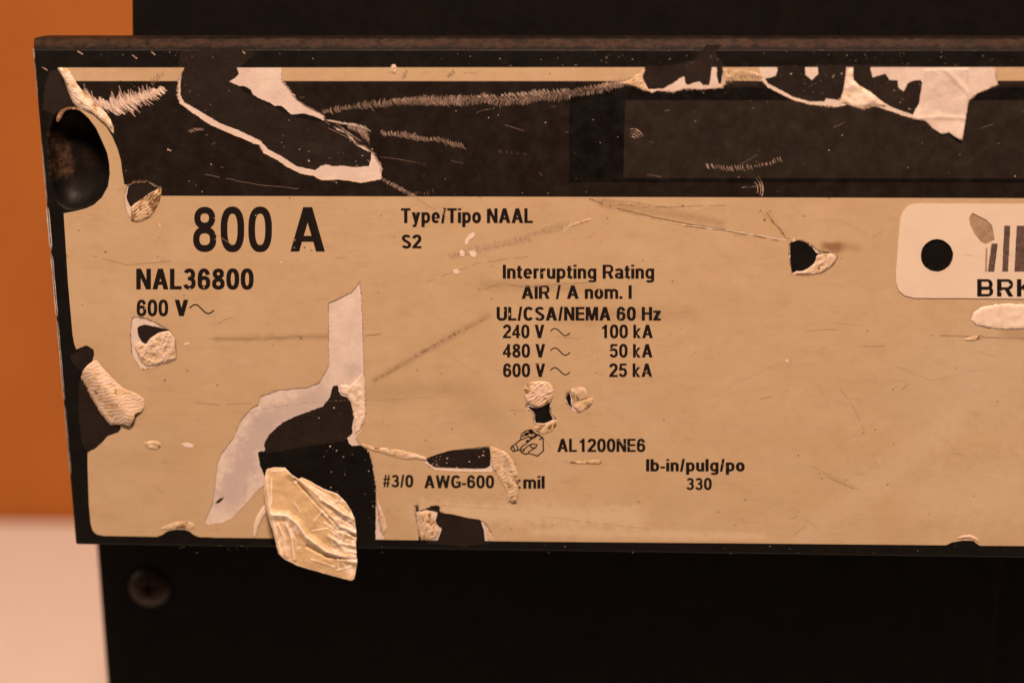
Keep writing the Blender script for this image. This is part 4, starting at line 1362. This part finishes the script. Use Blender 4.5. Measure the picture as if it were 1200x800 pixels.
ticks('scuff_mark', [(585, 177), (600, 179), (622, 181)], lin((0, 4), (1, 3)), 2.8, 70, M['scuff_dim'], line=.6, seed=34, density=.7)
for k, (a_, b_) in enumerate((((455, 84), (464, 80)), ((472, 92), (478, 82)), ((495, 84), (505, 83)), ((525, 90), (533, 82)), ((545, 85), (560, 84)))):
    ticks('scuff_mark', [a_, b_], lin((0, 5), (1, 7)), 1.8, 62, M['scuff_dim' if k % 2 else 'scuff_tan'], line=.8, seed=40 + k)
crumple('lifted_chip', [(459, 76), (463, 75.5), (465, 79), (464, 87), (460, 86), (457, 82)], .8, 30, 5, 81, white=1.0, jg=.2)
# scuffs on the tan field
ticks('scuff_mark', [(527, 300), (545, 295), (570, 289), (600, 283), (622, 277)], lin((0, 11), (.2, 9), (1, 8)), 2.3, 62, M['gouge'], line=.7, seed=50)
ticks('scuff_mark', [(545, 297), (575, 290), (615, 280)], lin((0, 6), (1, 5)), 2.3, 68, M['scuff_tan'], line=.8, seed=51)
ticks('scuff_mark', [(620, 274), (645, 268), (662, 264), (668, 262)], lin((0, 5), (.6, 9), (1, 12)), 2.4, 66, M['gouge'], line=.9, seed=52, bend=2)
ticks('scuff_mark', [(624, 275), (648, 269), (664, 265)], lin((0, 4), (1, 8)), 2.4, 66, M['scuff_tan'], line=.9, seed=53, bend=2)
ticks('scuff_mark', [(661, 270), (668, 264), (680, 260), (692, 256)], lin((0, 3), (.4, 5), (1, 3)), 1.5, 10, M['chip'], line=.9, seed=54)
crumple('raised_scrape', [(668, 264.5), (676, 260.5), (690, 256.5), (693, 257.5), (684, 260.5), (673, 265)], .4, 20, 6, 55, white=.3, jg=.2)
for pth, wd, col_, sd in (([(693, 236), (730, 248), (770, 257), (800, 264)], 1.1, 'dirt', 60), ([(780, 262), (830, 266), (870, 272), (908, 280)], 1.5, 'chip', 61),
                          ([(800, 262), (850, 268), (900, 276)], 1.0, 'dirt', 62), ([(895, 250), (908, 262), (918, 276)], 3.5, 'gouge', 63), ([(898, 254), (912, 266), (922, 280)], 2.4, 'scuff_tan', 64),
                          ([(440, 445), (480, 421), (520, 397), (570, 372)], 3.4, 'dirt', 65), ([(455, 436), (500, 409), (560, 377)], 2.2, 'scuff_tan', 66),
                          ([(690, 233), (740, 236), (800, 247)], 1.5, 'dirt', 67), ([(700, 366), (760, 370), (830, 362)], 1.2, 'gouge', 68),
                          ([(300, 479), (360, 470), (440, 468), (520, 464)], 1.3, 'gouge', 69), ([(560, 339), (600, 334), (680, 338)], 1.4, 'gouge', 70), ([(940, 440), (962, 452), (968, 470)], .9, 'gouge', 71),
                          ([(950, 547), (980, 562), (1008, 574)], .7, 'gouge', 72), ([(1057, 456), (1062, 451), (1067, 449.5)], 1.3, 'dirt', 73), ([(1005, 504), (1010, 506), (1016, 507)], 2.5, 'dirt', 74),
                          ([(470, 590), (520, 591), (560, 594), (620, 597)], 1.8, 'scuff_tan', 75), ([(640, 604), (700, 612), (760, 618)], 3.0, 'scuff_tan', 76),
                          ([(660, 540), (690, 541), (706, 541)], 2.4, 'gouge', 77), ([(1120, 297), (1150, 300), (1200, 297)], 1.0, 'gouge', 78)):
    zz = Z_LAB + .1 if sd != 78 else Z_LAB + .98
    ticks('scratch', pth, (lambda s, wd=wd: .85 * wd * (.5 + math.sin(s * math.pi) * .6)), 1.3, 35, M[col_], line=.6, z=zz, seed=sd, density=.6, jitter=.6)

# small white chips and dark pits
chips = [[(545, 281), (549, 275), (554, 272), (557, 274), (555, 278), (550, 281), (548, 286), (545, 287)], [(538, 295), (541, 292), (545, 296), (544, 300), (540, 300)], [(550, 294), (556, 293), (559, 297), (556, 302), (551, 299)], [(531, 316), (536, 315), (539, 318), (536, 321), (532, 320)],
         [(186, 262), (189, 263), (188, 266)], [(216, 402), (222, 401), (223, 403.5), (217, 404)], [(213, 519), (220, 518), (227, 521), (226, 524), (217, 523)], [(328, 307), (331, 306), (330, 309)], [(921, 421), (924, 421), (924, 424), (921, 424)], [(930, 278), (932, 282), (928, 283)]]
for i, c_ in enumerate(chips):
    sheet('white_chip', [jag(c_, .4, 1.2, seed=i, freq=.8)], [], Z_LAB + .02, Z_LAB + .4, M['chip'], label)
pits = [(124, 295, 2.6), (193.5, 445, 3), (255, 451, 2.2), (177, 255, 1.6), (896, 257, 3.2), (357, 289.5, 2.5), (1040, 567, 2), (860, 615, 1.8), (353, 396, 2.8), (365, 293, 2), (740, 240, 2.2), (800, 241, 3), (891, 247, 2.2), (604, 543, 1.8), (778, 492, 2), (698, 437, 1.3), (703, 440, 1.3), (1025, 503, 2), (1047, 520, 1.5), (935, 533, 2), (963, 560, 1.6), (705, 283, 1.6), (462, 277, 1.4)]
for i, (x, y, r) in enumerate(pits):
    rr = random.Random(i)
    sheet('dark_pit', [[(x + math.cos(a) * r * rr.uniform(.35, .75), y + math.sin(a) * r * rr.uniform(.25, .6)) for a in np.linspace(0, 5.5, 8)]], [], Z_LAB + .08, Z_LAB + .08, M['dirt'], label)


def boxed(polys, m=2):
    return [(min(p[0] for p in g) - m, max(p[0] for p in g) + m, min(p[1] for p in g) - m, max(p[1] for p in g) + m, g) for g in polys]


NOGO = {'none': [], 'label': boxed(lab_holes + [STK_HOLE, stk, [(40, 90), (94, 90), (94, 128)] + ring + [(40, 260)]]), 'well': boxed([well, label_out])}


def specks(name, n, box, rlo, rhi, material, z, parent, avoid='none', seed=0, clump=.5):
    rnd = random.Random(seed)
    verts, fs = [], []
    k = 0
    while k < n:
        x, y = rnd.uniform(box[0], box[2]), rnd.uniform(box[1], box[3])
        if noise.noise(Vector((x * .012, y * .02, seed))) < rnd.uniform(-clump, clump):
            continue
        k += 1
        if any(b0 < x < b1 and b2 < y < b3 and inside(np.array([(x, y)]), pg)[0] for b0, b1, b2, b3, pg in NOGO[avoid]):
            continue
        r = rlo + (rhi - rlo) * rnd.random() ** 3
        q = len(verts)
        a0 = rnd.uniform(0, 6)
        st = rnd.uniform(.5, 1)
        for j in range(6):
            a = a0 + j * math.pi / 3
            rr_ = r * rnd.uniform(.6, 1.15)
            verts.append(P(x + math.cos(a) * rr_, y + math.sin(a) * rr_ * st, z))
        verts.append(P(x, y, z + r * .6))
        fs += [(q + j, q + (j + 1) % 6, q + 6) for j in range(6)]
    me = bpy.data.meshes.new(name)
    me.from_pydata(verts, [], fs)
    if sum(p.normal.y * p.area for p in me.polygons) > 0:
        me.flip_normals()
    return put(name, me, material, parent, kind='stuff')


specks('dust', 110, (60, 97, 1200, 228), .25, .95, M['dust'], Z_LAB + .12, label, 'label', seed=1)
specks('dust', 120, (60, 59, 1200, 78), .25, .8, M['dust'], .05, cover, seed=2)
specks('dust', 70, (215, 85, 440, 200), .3, 1.3, M['dust'], .1, cover, seed=3)
specks('dust', 60, (895, 82, 1080, 130), .3, 1.3, M['dust'], .1, cover, seed=4)
specks('dust', 50, (370, 470, 440, 620), .3, 1.4, M['dust'], .1, cover, seed=5)
specks('dust', 30, (505, 528, 572, 548), .4, 1.5, M['dust'], .1, cover, seed=6)
specks('dust', 60, (100, 638, 1200, 648), .2, .6, M['dust'], .05, cover, seed=7)
specks('pale_speckle', 420, (440, 235, 1200, 630), .3, 1.1, M['scuff_tan'], Z_LAB + .04, label, 'label', seed=8)
specks('dirt_speckle', 300, (90, 235, 1200, 630), .25, .8, M['dirt'], Z_LAB + .03, label, 'label', seed=9)
# lint on the rim of the cover
for i, (x, y, a, l) in enumerate(((94, 62, 30, 7), (158, 67, 38, 7), (180, 63, 42, 6), (53, 81, 30, 7), (286, 62, 40, 4), (171, 45, 35, 5), (233, 44.5, 45, 4), (199, 176, 20, 5))):
    dx, dy = math.cos(math.radians(a)) * l / 2, math.sin(math.radians(a)) * l / 2
    ticks('lint', [(x - dx, y - dy), (x + dx, y + dy)], lambda s: 1.3, .8, a + 90, M['dust'], line=1.0, z=.1 if y > 56 and y < 100 else (Z_LAB + .1 if y > 100 else .1), seed=i, parent=cover) if y > 56 else None

# ------------------------------------------------------------------ case screw below the cover
sc = Q(175, 688, LOWY)
pu = (Q(176, 688, LOWY) - sc).length


def screw_mesh():
    bm = bmesh.new()
    n = 40
    prof = [(24, -.6), (24, .5), (23, 2.2), (20.5, 3.6), (18, 5), (11, 6)]
    rings = []
    for r, h in prof:
        rings.append([bm.verts.new((sc.x + math.cos(2 * math.pi * i / n) * r * pu, LOWY - h * pu, sc.z + math.sin(2 * math.pi * i / n) * r * pu)) for i in range(n)])
    for A, B in zip(rings, rings[1:]):
        for i in range(n):
            f = bm.faces.new((A[i], A[(i + 1) % n], B[(i + 1) % n], B[i]))
            f.smooth = True
    # cross recess
    cr = []
    a, b = 2.3, 10.5
    for x, z in ((a, a), (b, a * .6), (b, -a * .6), (a, -a), (a * .6, -b), (-a * .6, -b), (-a, -a), (-b, -a * .6), (-b, a * .6), (-a, a), (-a * .6, b), (a * .6, b)):
        cr.append((x, z))
    outer = [(math.cos(2 * math.pi * i / n) * 11, math.sin(2 * math.pi * i / n) * 11) for i in range(n)]
    va, fs = triangulate([outer], [cr])
    vm = {}
    for t in fs:
        vs = []
        for i in t:
            if i not in vm:
                x, z = va[i]
                on = [k for k, q in enumerate(outer) if abs(q[0] - x) + abs(q[1] - z) < 1e-3]
                vm[i] = rings[-1][on[0]] if on else bm.verts.new((sc.x + x * pu, LOWY - 6.2 * pu, sc.z + z * pu))
            vs.append(vm[i])
        bm.faces.new(vs)
    top = [bm.verts.new((sc.x + x * pu, LOWY - 6.2 * pu, sc.z + z * pu)) for x, z in cr]
    bot = [bm.verts.new((sc.x + x * .45 * pu, LOWY + 4 * pu, sc.z + z * .45 * pu)) for x, z in cr]
    for i in range(len(cr)):
        bm.faces.new((top[i], top[(i + 1) % len(cr)], bot[(i + 1) % len(cr)], bot[i]))
    bm.faces.new(bot)
    bmesh.ops.remove_doubles(bm, verts=bm.verts, dist=1e-7)
    bmesh.ops.recalc_face_normals(bm, faces=bm.faces)
    me = bpy.data.meshes.new('screw')
    bm.to_mesh(me)
    bm.free()
    return me


put('screw', screw_mesh(), M['screw'], breaker)


# ------------------------------------------------------------------ fibres along the torn edges, hair scratches
def trim(poly):
    """the stretches of a torn outline that lie on the label itself"""
    runs, cur = [], []
    for x, y in poly:
        if 82 < y < 627 and x < 1210:
            cur.append((x, y))
        elif len(cur) > 2:
            runs.append(cur)
            cur = []
        else:
            cur = []
    if len(cur) > 2:
        runs.append(cur)
    return runs


for i, hole in enumerate(lab_holes):
    for r in trim(hole):
        ticks('torn_fibres', r, lambda q: 2.3, 1.15, 20 + 37 * i, M['crumple' if i > 3 else 'scuff'], line=.9, z=Z_LAB + .02, seed=100 + i, density=.75, jitter=.8)


def hairline(path, w, colr, seed, amp=.5):
    pts = jag(path, amp, 3.5, False, seed, .12)
    rnd = random.Random(seed)
    parts, cur = [], []
    for p in pts:
        if rnd.random() < .09 and len(cur) > 1:
            parts.append(cur)
            cur = []
        else:
            cur.append(p)
    if len(cur) > 1:
        parts.append(cur)
    line_art('scratch', [q for q in parts if len(q) > 1], w, Z_LAB + .16, M[colr], label)


for i, (pth, w, colr) in enumerate((([(690, 232.5), (730, 246), (775, 256), (812, 263), (850, 268)], .8, 'dirt'), ([(800, 263), (850, 268.5), (890, 276), (922, 281)], 1.0, 'chip'), ([(802, 264.5), (850, 270), (890, 277.5), (920, 283)], .7, 'dirt'),
                                    ([(898, 248), (908, 262), (916, 270), (923, 283)], .8, 'dirt'), ([(900, 247), (911, 261), (920, 271)], .6, 'scuff_tan'), ([(245, 396), (300, 397), (352, 394), (384, 394)], .4, 'gouge'),
                                    ([(428, 393), (446, 391)], .6, 'dirt'), ([(228, 471), (262, 474), (298, 471)], .6, 'gouge'), ([(560, 338), (592, 332), (612, 336), (700, 330)], .6, 'gouge'), ([(1000, 572), (955, 552)], .7, 'gouge'),
                                    ([(984, 455), (1001, 478), (1013, 505)], .6, 'gouge'), ([(1090, 392), (1140, 394), (1200, 396)], .9, 'gouge'), ([(700, 236), (760, 243), (850, 240)], .6, 'gouge'), ([(110, 300), (150, 310), (205, 305)], .5, 'gouge'),
                                    ([(620, 300), (560, 308), (500, 330)], .5, 'gouge'), ([(1030, 420), (1090, 445), (1160, 430)], .5, 'scuff_tan'), ([(820, 470), (900, 430), (985, 400)], .5, 'scuff_tan'),
                                    ([(385, 150), (430, 172), (447, 186)], .7, 'scuff_dim'), ([(240, 204), (300, 216), (350, 221)], .5, 'scuff_dim'))):
    hairline(pth, w, colr, 200 + i)

rnd = random.Random(77)
for colr, n, box in (('gouge', 30, (95, 238, 1200, 628)), ('scuff_tan', 60, (95, 238, 1200, 628)), ('scuff_dim', 16, (215, 100, 1200, 226))):
    ls = []
    while len(ls) < n:
        x, y = rnd.uniform(box[0], box[2]), rnd.uniform(box[1], box[3])
        a, l = rnd.gauss(0, .45), rnd.expovariate(1 / 11) + 3
        q = [(x, y), (x + math.cos(a) * l * .5, y + math.sin(a) * l * .5 + rnd.uniform(-1, 1)), (x + math.cos(a) * l, y + math.sin(a) * l)]
        if any(b0 < p_[0] < b1 and b2 < p_[1] < b3 and inside(np.array([p_]), pg)[0] for p_ in q for b0, b1, b2, b3, pg in NOGO['label']):
            continue
        if any(not (box[0] < p_[0] < box[2] and box[1] < p_[1] < box[3]) for p_ in q):
            continue
        ls.append(q)
    ob = line_art('fine_scratches', ls, .42, Z_LAB + .13, M[colr], label)
    ob['kind'] = 'stuff'
